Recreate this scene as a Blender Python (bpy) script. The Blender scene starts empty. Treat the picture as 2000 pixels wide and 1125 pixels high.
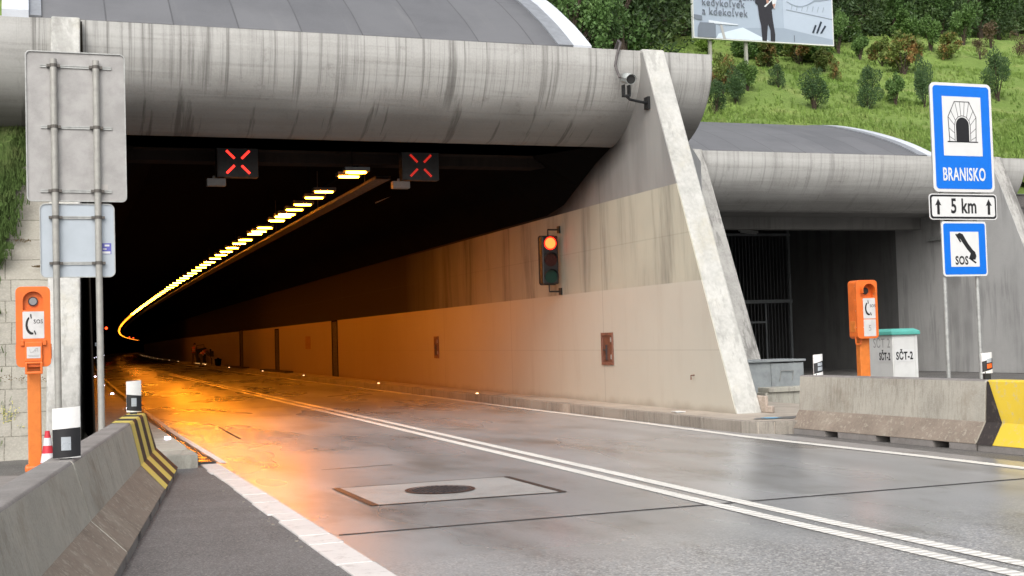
import bpy, bmesh, math, random
import numpy as np
from mathutils import Vector, Matrix
rnd = random.Random(7)
S = bpy.context.scene
COL = S.collection
PI = math.pi

# ------------------------------------------------------------------ camera
yaw, pitch, roll = math.radians(20.2187), math.radians(2.2239), math.radians(-1.6705)
fw = Vector((math.sin(yaw)*math.cos(pitch), math.cos(yaw)*math.cos(pitch), math.sin(pitch)))
rt = Vector((math.cos(yaw), -math.sin(yaw), 0)); up = rt.cross(fw)
r2 = math.cos(roll)*rt + math.sin(roll)*up; u2 = -math.sin(roll)*rt + math.cos(roll)*up
cam = bpy.data.cameras.new('camera'); camo = bpy.data.objects.new('camera', cam); COL.objects.link(camo)
M3 = Matrix((r2, u2, -fw)).transposed()
camo.matrix_world = Matrix.Translation((0, 0, 1.6)) @ M3.to_4x4()
cam.sensor_width = 36; cam.lens = 2502.8/2000*36; cam.clip_start = .1; cam.clip_end = 3000
S.camera = camo

# ------------------------------------------------------------------ sky, sun, exposure
SUN_EL, SUN_AZ = math.radians(42), math.radians(-150)   # azimuth from +Y, clockwise
w = bpy.data.worlds.new('World'); S.world = w; w.use_nodes = True
wn = w.node_tree; bg = wn.nodes['Background']
sky = wn.nodes.new('ShaderNodeTexSky'); sky.sky_type = 'NISHITA'; sky.sun_disc = False
sky.sun_elevation = SUN_EL; sky.sun_rotation = SUN_AZ; sky.air_density = 1.2; sky.dust_density = 6; sky.ozone_density = 1
hs = wn.nodes.new('ShaderNodeHueSaturation'); hs.inputs['Saturation'].default_value = .34
wn.links.new(sky.outputs[0], hs.inputs['Color']); wn.links.new(hs.outputs[0], bg.inputs['Color'])
bg.inputs['Strength'].default_value = .15
sl = bpy.data.lights.new('sun', 'SUN'); sl.energy = 1.0; sl.angle = math.radians(70); sl.color = (1, .995, .985)
so = bpy.data.objects.new('sun', sl); COL.objects.link(so)
sd = Vector((math.sin(SUN_AZ)*math.cos(SUN_EL), math.cos(SUN_AZ)*math.cos(SUN_EL), math.sin(SUN_EL)))
so.rotation_euler = sd.to_track_quat('Z', 'Y').to_euler()
S.view_settings.view_transform = 'Standard'; S.view_settings.look = 'None'
S.view_settings.exposure = 0.35; S.view_settings.gamma = 1
S.render.engine = 'CYCLES'
S.cycles.use_denoising = True
S.cycles.max_bounces = 8; S.cycles.sample_clamp_indirect = 6
S.cycles.use_light_tree = True

# ------------------------------------------------------------------ alignment of the road
def dd(y):
    t = max(0., y-25); return .014*t + 9e-5*t*t
def cc(y):
    return 5.95 + .02*min(16, max(0, y-9)) + dd(y)

# ------------------------------------------------------------------ mesh helpers
class MB:
    def __init__(s): s.v = []; s.f = []; s.m = []; s.uv = None
    def add(s, vs, fs, mi=0):
        n = len(s.v); s.v += [tuple(p) for p in vs]; s.f += [tuple(i+n for i in f) for f in fs]; s.m += [mi]*len(fs); return s
    def box(s, x0, x1, y0, y1, z0, z1, mi=0, M=None):
        vs = [(x, y, z) for x in (x0, x1) for y in (y0, y1) for z in (z0, z1)]
        if M is not None: vs = [M @ Vector(p) for p in vs]
        return s.add(vs, [(0,1,3,2),(4,6,7,5),(0,4,5,1),(2,3,7,6),(0,2,6,4),(1,5,7,3)], mi)
    def prism_x(s, poly, x0, x1, mi=0):      # poly in (y,z)
        n = len(poly); vs = [(x0, y, z) for y, z in poly]+[(x1, y, z) for y, z in poly]
        fs = [tuple(range(n))[::-1], tuple(range(n, 2*n))]+[(i, (i+1) % n, n+(i+1) % n, n+i) for i in range(n)]
        return s.add(vs, fs, mi)
    def prism_y(s, poly, y0, y1, mi=0, M=None):      # poly in (x,z)
        n = len(poly); vs = [(x, y0, z) for x, z in poly]+[(x, y1, z) for x, z in poly]
        if M is not None: vs = [M @ Vector(p) for p in vs]
        fs = [tuple(range(n)), tuple(range(n, 2*n))[::-1]]+[(i, n+i, n+(i+1) % n, (i+1) % n) for i in range(n)]
        return s.add(vs, fs, mi)
    def prism_z(s, poly, z0, z1, mi=0, M=None):
        n = len(poly); vs = [(x, y, z0) for x, y in poly]+[(x, y, z1) for x, y in poly]
        if M is not None: vs = [M @ Vector(p) for p in vs]
        fs = [tuple(range(n))[::-1], tuple(range(n, 2*n))]+[(i, (i+1) % n, n+(i+1) % n, n+i) for i in range(n)]
        return s.add(vs, fs, mi)
    def tube(s, pts, r, n=10, mi=0, cap=True):
        pts = [Vector(p) for p in pts]; rs = r if isinstance(r, (list, tuple)) else [r]*len(pts)
        rings = []
        ref = None
        for i, p in enumerate(pts):
            t = (pts[min(i+1, len(pts)-1)]-pts[max(i-1, 0)]).normalized()
            if ref is None:
                ref = Vector((0, 0, 1)) if abs(t.z) < .9 else Vector((1, 0, 0))
            a = (ref - t*ref.dot(t)).normalized(); b = t.cross(a); ref = a
            rings.append([p+(a*math.cos(2*PI*k/n)+b*math.sin(2*PI*k/n))*rs[i] for k in range(n)])
        vs = [q for R in rings for q in R]; fs = []
        for i in range(len(pts)-1):
            for k in range(n):
                fs.append((i*n+k, i*n+(k+1) % n, (i+1)*n+(k+1) % n, (i+1)*n+k))
        if cap: fs += [tuple(range(n))[::-1], tuple(range((len(pts)-1)*n, len(pts)*n))]
        return s.add(vs, fs, mi)
    def mesh(s, mesh, M=None, mi=0):
        vs = [(M @ v.co if M is not None else v.co) for v in mesh.vertices]
        return s.add(vs, [tuple(p.vertices) for p in mesh.polygons], mi)

def build(name, mb, mats, parent=None, world=False, smooth=False, bevel=0, uvf=None, recalc=True):
    me = bpy.data.meshes.new(name)
    vs = mb.v
    if world and parent is not None:
        L = parent_world(parent); vs = [(a-L.x, b-L.y, c-L.z) for a, b, c in vs]
    me.from_pydata(vs, [], mb.f)
    if not isinstance(mats, (list, tuple)): mats = [mats]
    for m in mats: me.materials.append(m)
    if len(mats) > 1: me.polygons.foreach_set('material_index', mb.m)
    if recalc and len(mb.f) < 20000:
        bm = bmesh.new(); bm.from_mesh(me); bmesh.ops.recalc_face_normals(bm, faces=bm.faces); bm.to_mesh(me); bm.free()
    if uvf:
        uv = me.uv_layers.new(name='uv')
        for li, l in enumerate(me.loops): uv.data[li].uv = uvf[l.vertex_index]
    o = bpy.data.objects.new(name, me); COL.objects.link(o)
    if parent is not None: o.parent = parent
    if smooth:
        me.shade_smooth()
        try: me.set_sharp_from_angle(angle=math.radians(38))
        except Exception: pass
    if bevel:
        b = o.modifiers.new('bevel', 'BEVEL'); b.width = bevel; b.segments = 2; b.limit_method = 'ANGLE'; b.angle_limit = math.radians(35)
    return o

def parent_world(p):
    L = Vector(p.location)
    while p.parent: p = p.parent; L += Vector(p.location)
    return L

def empty(name, loc, rz=0):
    o = bpy.data.objects.new(name, None); o.location = loc; o.rotation_euler = (0, 0, rz); o.empty_display_size = .3; COL.objects.link(o); return o
def tag(o, label=None, cat=None, group=None, kind=None):
    if label: o['label'] = label
    if cat: o['category'] = cat
    if group: o['group'] = group
    if kind: o['kind'] = kind
    return o
def copy_tree(o, parent=None):
    c = o.copy(); COL.objects.link(c)
    if parent: c.parent = parent
    for ch in list(o.children): copy_tree(ch, c)
    return c

def text_mesh(s, size, sx=1., bold=0., extrude=.001, align='CENTER'):
    cu = bpy.data.curves.new('t', 'FONT'); cu.body = s; cu.size = size; cu.offset = bold; cu.extrude = extrude
    cu.align_x = align; cu.resolution_u = 3; cu.space_character = 1.08
    o = bpy.data.objects.new('t', cu); COL.objects.link(o)
    bpy.context.view_layer.update()
    me = bpy.data.meshes.new_from_object(o.evaluated_get(bpy.context.evaluated_depsgraph_get()))
    bpy.data.objects.remove(o); bpy.data.curves.remove(cu)
    for v in me.vertices: v.co.x *= sx
    return me
RX = Matrix.Rotation(PI/2, 4, 'X')     # text plane -> faces -Y
def text_on(mb, s, size, x, y, z, sx=1., bold=0., align='CENTER', ex=.001, M=None, mi=0):
    T = Matrix.Translation((x, y, z)) @ RX
    if M is not None: T = M @ T
    me = text_mesh(s, size, sx, bold, ex, align); mb.mesh(me, T, mi); bpy.data.meshes.remove(me); return mb

# ------------------------------------------------------------------ material helpers
def newmat(name, color=(.5, .5, .5), rough=.6, metal=0., spec=.5):
    m = bpy.data.materials.new(name); m.use_nodes = True
    b = m.node_tree.nodes['Principled BSDF']
    b.inputs['Base Color'].default_value = (*color, 1); b.inputs['Roughness'].default_value = rough
    b.inputs['Metallic'].default_value = metal; b.inputs['Specular IOR Level'].default_value = spec
    return m, m.node_tree, b
def N(nt, t, **kw):
    n = nt.nodes.new(t)
    for k, v in kw.items():
        if k in n.inputs: n.inputs[k].default_value = v
        else: setattr(n, k, v)
    return n
def objco(nt, scale=(1, 1, 1), src='Object', rot=(0, 0, 0), loc=(0, 0, 0)):
    t = N(nt, 'ShaderNodeTexCoord'); m = N(nt, 'ShaderNodeMapping'); m.inputs['Scale'].default_value = scale; m.inputs['Rotation'].default_value = rot
    m.inputs['Location'].default_value = loc
    nt.links.new(t.outputs[src], m.inputs['Vector']); return m.outputs[0]
def noise(nt, scale, co, detail=4, rough=.55, dist=0.):
    n = N(nt, 'ShaderNodeTexNoise'); n.inputs['Scale'].default_value = scale; n.inputs['Detail'].default_value = detail
    n.inputs['Roughness'].default_value = rough; n.inputs['Distortion'].default_value = dist
    nt.links.new(co, n.inputs['Vector']); return n.outputs['Fac']
def ramp(nt, fac, a, b, va=0., vb=1.):
    n = N(nt, 'ShaderNodeMapRange'); n.interpolation_type = 'SMOOTHSTEP'
    n.inputs['From Min'].default_value = a; n.inputs['From Max'].default_value = b
    n.inputs['To Min'].default_value = va; n.inputs['To Max'].default_value = vb
    nt.links.new(fac, n.inputs['Value']); return n.outputs[0]
def math_(nt, op, a, b=None):
    n = N(nt, 'ShaderNodeMath', operation=op)
    for i, x in enumerate((a, b)):
        if x is None: continue
        if isinstance(x, (int, float)): n.inputs[i].default_value = x
        else: nt.links.new(x, n.inputs[i])
    return n.outputs[0]
def mix(nt, fac, a, b):
    n = N(nt, 'ShaderNodeMix', data_type='RGBA')
    for s_, x in ((0, fac), (6, a), (7, b)):
        if isinstance(x, (int, float)): n.inputs[s_].default_value = x
        elif isinstance(x, tuple): n.inputs[s_].default_value = (*x, 1)
        else: nt.links.new(x, n.inputs[s_])
    return n.outputs[2]
def bump(nt, b, h, strength=.3, dist=.01):
    n = N(nt, 'ShaderNodeBump'); n.inputs['Strength'].default_value = strength; n.inputs['Distance'].default_value = dist
    nt.links.new(h, n.inputs['Height']); nt.links.new(n.outputs[0], b.inputs['Normal'])
def setc(nt, b, c): nt.links.new(c, b.inputs['Base Color'])
def sepz(nt, co, i):
    n = N(nt, 'ShaderNodeSeparateXYZ'); nt.links.new(co, n.inputs[0]); return n.outputs[i]

def concrete(name, base=(.36, .35, .33), dark=(.10, .095, .09), streak=.0, streak_x=(2.4, .1, .12), boards=False, rough=.8, blotch=.5, bscale=.6, warm=None, fine=40, bstr=.35, spec=.3):
    m, nt, b = newmat(name, base, rough, spec=spec)
    co = objco(nt)
    c = mix(nt, ramp(nt, noise(nt, bscale, co, 6, .65), .35, .7, 0, blotch), base, tuple(x*.55 for x in base))
    c = mix(nt, ramp(nt, noise(nt, fine, co, 3), .3, .7, 0, .35), c, tuple(min(1, x*1.25) for x in base))
    if warm: c = mix(nt, ramp(nt, noise(nt, 1.3, co, 5, .7), .5, .75, 0, .6), c, warm)
    if boards:
        bo = ramp(nt, noise(nt, 1, objco(nt, (.35, 7, 7)), 2, .5), .45, .62, 0, .3)
        c = mix(nt, bo, c, tuple(x*.62 for x in base))
    if streak:
        s1 = ramp(nt, noise(nt, 1, objco(nt, streak_x), 5, .7, .3), .5, .66)
        s2 = ramp(nt, noise(nt, 1, objco(nt, tuple(q*2.7 for q in streak_x), loc=(5, 3, 1)), 4, .7), .5, .62)
        area = ramp(nt, noise(nt, .5, co, 2), .3, .62)
        f = math_(nt, 'MULTIPLY', math_(nt, 'MAXIMUM', s1, math_(nt, 'MULTIPLY', s2, .7)), area)
        c = mix(nt, math_(nt, 'MULTIPLY', f, streak), c, dark)
    setc(nt, b, c)
    bump(nt, b, math_(nt, 'ADD', noise(nt, 18, co, 6, .7), math_(nt, 'MULTIPLY', noise(nt, 1, objco(nt, (.5, 9, 9)), 2), .8 if boards else 0)), bstr, .012)
    return m
MAT = {}
MAT['hood'] = None
def hood_mat(name, seed, ztop, dirt):
    # formwork-marked concrete, run-off streaks and mould that grows towards the drip edge
    base = (.465, .467, .452)
    m, nt, b = newmat(name, base, .85, spec=.25)
    co = objco(nt)
    c = mix(nt, ramp(nt, noise(nt, .5, co, 6, .65), .35, .7, 0, .45), base, (.27, .262, .25))
    bo = ramp(nt, noise(nt, 1, objco(nt, (.22, 5.5, 5.5), loc=(seed, 0, 0)), 3, .55), .47, .6, 0, .24)
    c = mix(nt, bo, c, (.27, .262, .245))
    c = mix(nt, ramp(nt, noise(nt, 1, objco(nt, (.5, 11, 11), loc=(seed, 5, 0)), 3, .6), .58, .66, 0, .2), c, (.19, .18, .17))
    c = mix(nt, ramp(nt, noise(nt, 2.2, co, 6, .75), .55, .72, 0, .45), c, (.2, .193, .18))
    c = mix(nt, ramp(nt, noise(nt, 30, co, 3), .35, .7, 0, .3), c, (.52, .51, .49))
    s1 = ramp(nt, noise(nt, 1, objco(nt, (2.1, .05, .07), loc=(seed, 0, 0)), 6, .74, .1), .515, .68)
    s2 = ramp(nt, noise(nt, 1, objco(nt, (8.5, .06, .12), loc=(seed+3, 3, 1)), 5, .75, .1), .49, .66)
    z = sepz(nt, co, 2)
    low = ramp(nt, math_(nt, 'ADD', z, math_(nt, 'MULTIPLY', noise(nt, 1, objco(nt, (1.9, .2, .5), loc=(seed, 9, 0)), 5, .7), 1.6)), ztop-.1, ztop+.9-1.55, 0, 1)
    lowb = ramp(nt, math_(nt, 'ADD', z, math_(nt, 'MULTIPLY', noise(nt, 1, objco(nt, (.35, .1, .2), loc=(seed, 2, 0)), 3, .6), .9)), ztop-1.1+.75, ztop-1.75+.75, 0, 1)
    f = math_(nt, 'MAXIMUM', math_(nt, 'MULTIPLY', math_(nt, 'MULTIPLY', s1, ramp(nt, noise(nt, .33, objco(nt, loc=(seed, 0, 4)), 2), .4, .6, .1, .8)), .9), math_(nt, 'MULTIPLY', s2, .62))
    f2 = math_(nt, 'MULTIPLY', math_(nt, 'MULTIPLY', ramp(nt, noise(nt, 1, objco(nt, (3.2, .15, .25), loc=(seed+7, 1, 4)), 5, .7), .4, .66), low), .9)
    f3 = math_(nt, 'MULTIPLY', lowb, .68)
    ff = math_(nt, 'MAXIMUM', f, math_(nt, 'MAXIMUM', f2, f3))
    c = mix(nt, math_(nt, 'MULTIPLY', ff, dirt), c, (.075, .07, .064))
    setc(nt, b, c)
    bump(nt, b, math_(nt, 'ADD', noise(nt, 16, co, 6, .7), noise(nt, 1, objco(nt, (.3, 6, 6)), 2)), .35, .012)
    return m
MAT['hood'] = hood_mat('stained_concrete', 2.3, 7.2, 1.)
MAT['hood2'] = hood_mat('stained_concrete_pale', 8.1, 7.08, .55)
MAT['fin'] = concrete('pale_rough_concrete', (.5, .5, .475), (.2, .195, .18), .55, (2, .8, .8), False, blotch=.55, bscale=1.7, fine=14, bstr=1., warm=(.45, .42, .33))
MAT['fin2'] = concrete('grey_rough_concrete', (.4, .395, .375), (.1, .095, .09), .75, (2.5, 1, .5), False, blotch=.6, bscale=1.5, fine=14, bstr=1.)
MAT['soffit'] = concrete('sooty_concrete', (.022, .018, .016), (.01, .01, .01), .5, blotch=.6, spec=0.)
MAT['soffit2'] = concrete('grey_concrete', (.2, .197, .19), (.06, .06, .055), .4)
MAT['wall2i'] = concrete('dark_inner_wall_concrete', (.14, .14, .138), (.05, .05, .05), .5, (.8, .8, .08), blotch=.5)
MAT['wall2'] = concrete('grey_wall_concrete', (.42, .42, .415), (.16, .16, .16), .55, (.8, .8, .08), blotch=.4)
MAT['barrier'] = concrete('barrier_concrete', (.42, .4, .35), (.16, .145, .115), .42, (11, 11, 1.3), blotch=.5, bscale=1.6, fine=60, bstr=.6, warm=(.24, .2, .15))
MAT['barrier_low'] = concrete('barrier_worn_concrete', (.24, .2, .165), (.4, .37, .31), .0, blotch=.6, bscale=3, fine=25, bstr=.7, warm=(.38, .34, .28))
def add_flecks(m, col, scale, a, b_, amt):
    nt = m.node_tree; bs = nt.nodes['Principled BSDF']
    setc(nt, bs, mix(nt, ramp(nt, noise(nt, scale, objco(nt), 5, .75), a, b_, 0, amt), bs.inputs['Base Color'].links[0].from_socket, col))
add_flecks(MAT['barrier_low'], (.46, .43, .36), 12, .54, .62, .42)
MAT['barrier_top'] = concrete('barrier_cap_concrete', (.25, .235, .225), (.1, .09, .08), .3, (3, 3, 3), blotch=.6, bscale=2.5, fine=70, bstr=.5)
MAT['kerb'] = concrete('kerb_concrete', (.29, .265, .23), (.09, .08, .07), .6, (5, 5, .4), blotch=.5, bscale=1)
MAT['slabs'] = None
MAT['foam'] = concrete('cast_block_concrete', (.42, .41, .36), (.12, .11, .09), .5, (3, 3, .6), blotch=.5, bscale=1.5)

def wall_mat(name, soot):
    # lower 2.4 m coated cream, above it bare grimed concrete, sooted further in, hood shadow painted into the top
    m, nt, b = newmat(name, (.5, .45, .38), .55, spec=.3)
    co = objco(nt); z = sepz(nt, co, 2); y = sepz(nt, co, 1)
    lowc = mix(nt, ramp(nt, noise(nt, .35, co, 4), .3, .7, 0, .4), (.52, .51, .445), (.425, .415, .36))
    lowc = mix(nt, ramp(nt, noise(nt, 1, objco(nt, (1, 1.6, .2)), 4, .7), .5, .75, 0, .25), lowc, (.36, .31, .25))
    upc = mix(nt, ramp(nt, noise(nt, .5, co, 4), .3, .7, 0, .5), (.5, .48, .39), (.38, .36, .3))
    st = ramp(nt, noise(nt, 1, objco(nt, (1, .9, .1)), 6, .7, .25), .46, .72, 0, .7)
    upc = mix(nt, st, upc, (.13, .12, .105))
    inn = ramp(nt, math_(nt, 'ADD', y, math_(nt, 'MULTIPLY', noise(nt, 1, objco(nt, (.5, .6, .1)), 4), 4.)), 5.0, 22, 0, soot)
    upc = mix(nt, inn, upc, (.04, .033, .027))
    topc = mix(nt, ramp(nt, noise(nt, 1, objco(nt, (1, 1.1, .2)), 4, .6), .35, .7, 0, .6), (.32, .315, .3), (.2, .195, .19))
    topc = mix(nt, ramp(nt, math_(nt, 'ADD', math_(nt, 'ADD', y, math_(nt, 'MULTIPLY', math_(nt, 'MINIMUM', math_(nt, 'SUBTRACT', z, 5.5), 0), 2.6)), math_(nt, 'MULTIPLY', noise(nt, 1.2, co, 4), .8)), .2, 2.3, 0, 1), topc, (.035, .03, .028))  # hood's diagonal shadow edge painted into the upper wall colour
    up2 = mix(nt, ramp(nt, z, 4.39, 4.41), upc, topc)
    c = mix(nt, ramp(nt, z, 2.535, 2.555), lowc, up2)
    # hairline block joints
    for zz, yy in ((None, 2.18), (None, 8.1), (None, 14.2), (None, 29.2), (3.45, None), (1.28, None)):
        if yy: f = math_(nt, 'LESS_THAN', math_(nt, 'ABSOLUTE', math_(nt, 'SUBTRACT', y, yy)), .014)
        else: f = math_(nt, 'MULTIPLY', math_(nt, 'LESS_THAN', math_(nt, 'ABSOLUTE', math_(nt, 'SUBTRACT', z, zz)), .012), .45)
        c = mix(nt, math_(nt, 'MULTIPLY', f, .28), c, (.1, .085, .07))
    base_d = ramp(nt, math_(nt, 'ADD', z, math_(nt, 'MULTIPLY', noise(nt, 1.5, co, 4), .3)), .5, .28, 0, .45)
    c = mix(nt, base_d, c, (.2, .16, .12))
    c = mix(nt, math_(nt, 'MULTIPLY', ramp(nt, y, 5, 24, 0, .7), ramp(nt, z, 2.56, 2.53)), c, (.24, .14, .06))  # grime film that also carries the lamps' orange glow in its colour
    setc(nt, b, c); nt.links.new(ramp(nt, z, 2.53, 2.56, .5, .9), b.inputs['Roughness']); nt.links.new(ramp(nt, z, 2.53, 2.56, .25, 0.), b.inputs['Specular IOR Level'])
    film = ramp(nt, y, 9, 30, 0, .45)
    bump(nt, b, noise(nt, 12, co, 6, .7), .25, .008)
    return m
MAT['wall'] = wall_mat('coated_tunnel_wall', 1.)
MAT['leftwall'] = concrete('near_black_wall', (.014, .012, .01), (.008, .008, .008), .3, spec=0.)  # left wall near black along its whole length
MAT['void'] = concrete('sooty_shaded_lining', (.006, .0055, .005), (.003, .003, .003), .3, spec=0.)  # soot, with the shade above the lamps put into the colour

def road_mat():
    m, nt, b = newmat('wet_asphalt', (.16, .155, .15), .3, spec=.5)
    co = objco(nt)
    big = noise(nt, 1, objco(nt, (.42, .13, 1)), 4, .55, .1)
    c = mix(nt, ramp(nt, big, .35, .65), (.35, .353, .358), (.27, .272, .276))
    pat = ramp(nt, noise(nt, 1, objco(nt, (.9, .35, 1), loc=(3, 1, 0)), 5, .62, .15), .46, .74, 0, .8)
    c = mix(nt, pat, c, (.125, .12, .108))
    p2 = ramp(nt, noise(nt, 1, objco(nt, (1.6, .9, 1), loc=(23, 1, 0)), 6, .75), .54, .7, 0, .5)
    c = mix(nt, p2, c, (.12, .115, .1))
    xr = sepz(nt, co, 0)
    for xc in (3.35, 5.0, 7.3, 9.1):
        wt_ = math_(nt, 'MULTIPLY', ramp(nt, math_(nt, 'ABSOLUTE', math_(nt, 'SUBTRACT', xr, xc)), .42, .1, 0, .35), ramp(nt, noise(nt, 1, objco(nt, (.6, .12, 1)), 3), .35, .6))
        c = mix(nt, wt_, c, (.15, .147, .142))
    red = ramp(nt, noise(nt, 1, objco(nt, (.6, .3, 1), loc=(13, 7, 0)), 5, .7), .55, .75, 0, .2)
    c = mix(nt, red, c, (.2, .15, .13))
    vo = N(nt, 'ShaderNodeTexVoronoi'); vo.inputs['Scale'].default_value = 66; nt.links.new(co, vo.inputs['Vector'])
    sepc = N(nt, 'ShaderNodeSeparateColor'); nt.links.new(vo.outputs['Color'], sepc.inputs[0])
    y = sepz(nt, co, 1)
    near = ramp(nt, math_(nt, 'ADD', y, math_(nt, 'MULTIPLY', noise(nt, 1.1, co, 4), 2.6)), 11.2, 8.9, 0, 1)
    st = math_(nt, 'MULTIPLY', ramp(nt, sepc.outputs[0], .62, .75), math_(nt, 'ADD', math_(nt, 'MULTIPLY', near, .6), .05))
    c = mix(nt, st, c, (.6, .58, .55))
    dk = math_(nt, 'MULTIPLY', ramp(nt, sepc.outputs[1], .6, .75), math_(nt, 'ADD', math_(nt, 'MULTIPLY', near, .5), .04))
    c = mix(nt, dk, c, (.06, .05, .045))
    fine = noise(nt, 90, co, 2)
    c = mix(nt, ramp(nt, fine, .35, .7, 0, .18), c, (.3, .29, .28))
    setc(nt, b, c)
    wet = ramp(nt, noise(nt, 1, objco(nt, (.5, .16, 1), loc=(7, 3, 0)), 2, .5, 0), .3, .7, .23, .35)
    nt.links.new(math_(nt, 'ADD', wet, math_(nt, 'MULTIPLY', near, .12)), b.inputs['Roughness'])
    h = math_(nt, 'ADD', noise(nt, 60, co, 4, .7), math_(nt, 'MULTIPLY', sepc.outputs[0], math_(nt, 'MULTIPLY', near, 1.)))
    bump(nt, b, h, .05, .002)
    b.inputs['Specular IOR Level'].default_value = .75
    return m
MAT['road'] = road_mat()
def asphalt(name, col, rough=.75):
    m, nt, b = newmat(name, col, rough, spec=.35)
    co = objco(nt)
    c = mix(nt, ramp(nt, noise(nt, .8, co, 6, .7), .35, .7), col, tuple(x*.68 for x in col))
    vo = N(nt, 'ShaderNodeTexVoronoi'); vo.inputs['Scale'].default_value = 95; nt.links.new(co, vo.inputs['Vector'])
    sc_ = N(nt, 'ShaderNodeSeparateColor'); nt.links.new(vo.outputs['Color'], sc_.inputs[0])
    c = mix(nt, ramp(nt, sc_.outputs[0], .55, .95, 0, .45), c, tuple(min(1, x*2.2) for x in col))
    c = mix(nt, ramp(nt, sc_.outputs[1], .6, .95, 0, .5), c, tuple(x*.4 for x in col))
    vs_ = N(nt, 'ShaderNodeTexVoronoi'); vs_.inputs['Scale'].default_value = 9; nt.links.new(co, vs_.inputs['Vector'])
    c = mix(nt, ramp(nt, vs_.outputs['Distance'], .07, .04, 0, .7), c, (.4, .37, .33))
    setc(nt, b, c); bump(nt, b, math_(nt, 'ADD', noise(nt, 70, co, 5, .7), sc_.outputs[0]), .5, .008); return m
MAT['shoulder'] = asphalt('shoulder_asphalt', (.155, .15, .148))
MAT['ground'] = asphalt('ground_asphalt', (.14, .135, .13), .6)

def paint(name, col, wear=(.25, .24, .22), amount=.5, rough=.6, scale=14, ribbed=False):
    m, nt, b = newmat(name, col, rough, spec=.4)
    co = objco(nt)
    f = ramp(nt, noise(nt, scale, co, 6, .75), .52, .66, 0, amount)
    c = mix(nt, f, col, wear)
    c = mix(nt, ramp(nt, noise(nt, 2, co, 4), .4, .7, 0, .2), c, tuple(x*.6 for x in col))
    setc(nt, b, c)
    if ribbed:
        wv = N(nt, 'ShaderNodeTexWave'); wv.bands_direction = 'Y'; wv.inputs['Scale'].default_value = 3.2; wv.inputs['Distortion'].default_value = 1.5
        nt.links.new(co, wv.inputs['Vector'])
        c2 = mix(nt, ramp(nt, wv.outputs['Fac'], .3, .05, 0, .5), c, (.35, .34, .32)); setc(nt, b, c2)
        bump(nt, b, wv.outputs['Fac'], .8, .01)
    else: bump(nt, b, noise(nt, 40, co, 4), .3, .004)
    return m
MAT['line'] = paint('road_marking_white', (.78, .76, .71), amount=.4, ribbed=True)
MAT['edge'] = paint('kerb_paint_white', (.66, .63, .61), (.36, .32, .3), .45, scale=8)
MAT['joint'] = newmat('joint_bitumen', (.03, .028, .028), .7)[0]
MAT['yellow'] = paint('worn_yellow_paint', (.72, .52, .05), (.5, .45, .3), .75, scale=9)
MAT['yellow_s'] = paint('chevron_yellow_paint', (.68, .56, .13), (.4, .38, .3), .55, scale=12)
MAT['blackp'] = paint('worn_black_paint', (.035, .03, .03), (.13, .11, .09), .5, scale=12)
def plain(name, col, rough=.5, metal=0., var=.15, scale=6):
    m, nt, b = newmat(name, col, rough, metal)
    co = objco(nt); setc(nt, b, mix(nt, ramp(nt, noise(nt, scale, co, 5, .65), .35, .7, 0, 1), col, tuple(x*(1-var) for x in col)))
    nt.links.new(ramp(nt, noise(nt, scale*2, co, 4), .3, .7, rough*.85, min(1, rough*1.2)), b.inputs['Roughness']); return m
MAT['orange'] = plain('orange_plastic', (.80, .17, .025), .42, var=.2, scale=3)
MAT['orange_d'] = plain('orange_post_plastic', (.72, .2, .03), .5, var=.15)
MAT['sticker'] = plain('white_sticker', (.62, .62, .62), .4)
MAT['ink'] = plain('black_ink', (.012, .012, .014), .4)
MAT['inkgrey'] = plain('faded_grey_ink', (.33, .33, .33), .6)
MAT['rubber'] = plain('black_rubber', (.02, .02, .02), .6)
MAT['lens'] = plain('grey_lens', (.25, .26, .27), .25)
MAT['galv'] = plain('galvanised_steel', (.42, .43, .42), .5, .35, .25, 12)
MAT['alu'] = plain('sign_back_aluminium', (.38, .372, .365), .6, .15, .2, 3)
def speckled(m):
    nt = m.node_tree; b = nt.nodes['Principled BSDF']
    c = mix(nt, ramp(nt, noise(nt, 110, objco(nt), 2), .55, .72, 0, .3), b.inputs['Base Color'].links[0].from_socket, (.2, .18, .16)); setc(nt, b, c); return m
speckled(MAT['alu'])
MAT['alublue'] = plain('sign_back_bluish', (.42, .47, .52), .5, .15, .1, 2)
MAT['blue'] = plain('sign_blue', (.0, .15, .66), .35, var=.05)
MAT['white'] = plain('sign_white', (.66, .67, .67), .35, var=.05)
MAT['mwhite'] = plain('marker_white', (.78, .78, .77), .45, var=.12, scale=12)
MAT['mblack'] = plain('marker_black', (.015, .015, .018), .4, var=.3)
MAT['refl'] = plain('reflector_silver', (.42, .46, .5), .3, .2)
MAT['reflo'] = plain('reflector_orange', (.85, .14, .02), .35)
MAT['cab'] = plain('cabinet_grey_white', (.66, .67, .66), .5, var=.12, scale=2)
MAT['teal'] = plain('teal_lid', (.10, .42, .36), .45, var=.1)
MAT['greysteel'] = plain('grey_steel_box', (.32, .35, .36), .5, .1, .25, 3)
MAT['brown'] = plain('brown_hatch_steel', (.17, .075, .05), .6, .1, .3, 5)
MAT['door'] = plain('dark_door_recess', (.04, .025, .018), .7)
MAT['housing'] = plain('dark_housing', (.011, .0115, .013), .5, var=.3)
MAT['iron'] = plain('cast_iron', (.09, .085, .09), .5, .6, .4, 20)
MAT['trim'] = plain('white_sheet_metal', (.68, .72, .78), .35, .1, .12, 4)
MAT['flash'] = plain('grey_flashing', (.35, .37, .4), .4, .3, .2, 4)
MAT['clamp'] = plain('rusty_clamp', (.12, .11, .1), .5, .3)
MAT['camgrey'] = plain('camera_housing_grey', (.4, .43, .42), .4, .1)
MAT['red'] = plain('cone_red', (.6, .03, .05), .5)
MAT['conew'] = plain('cone_white', (.7, .7, .74), .5)
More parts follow.
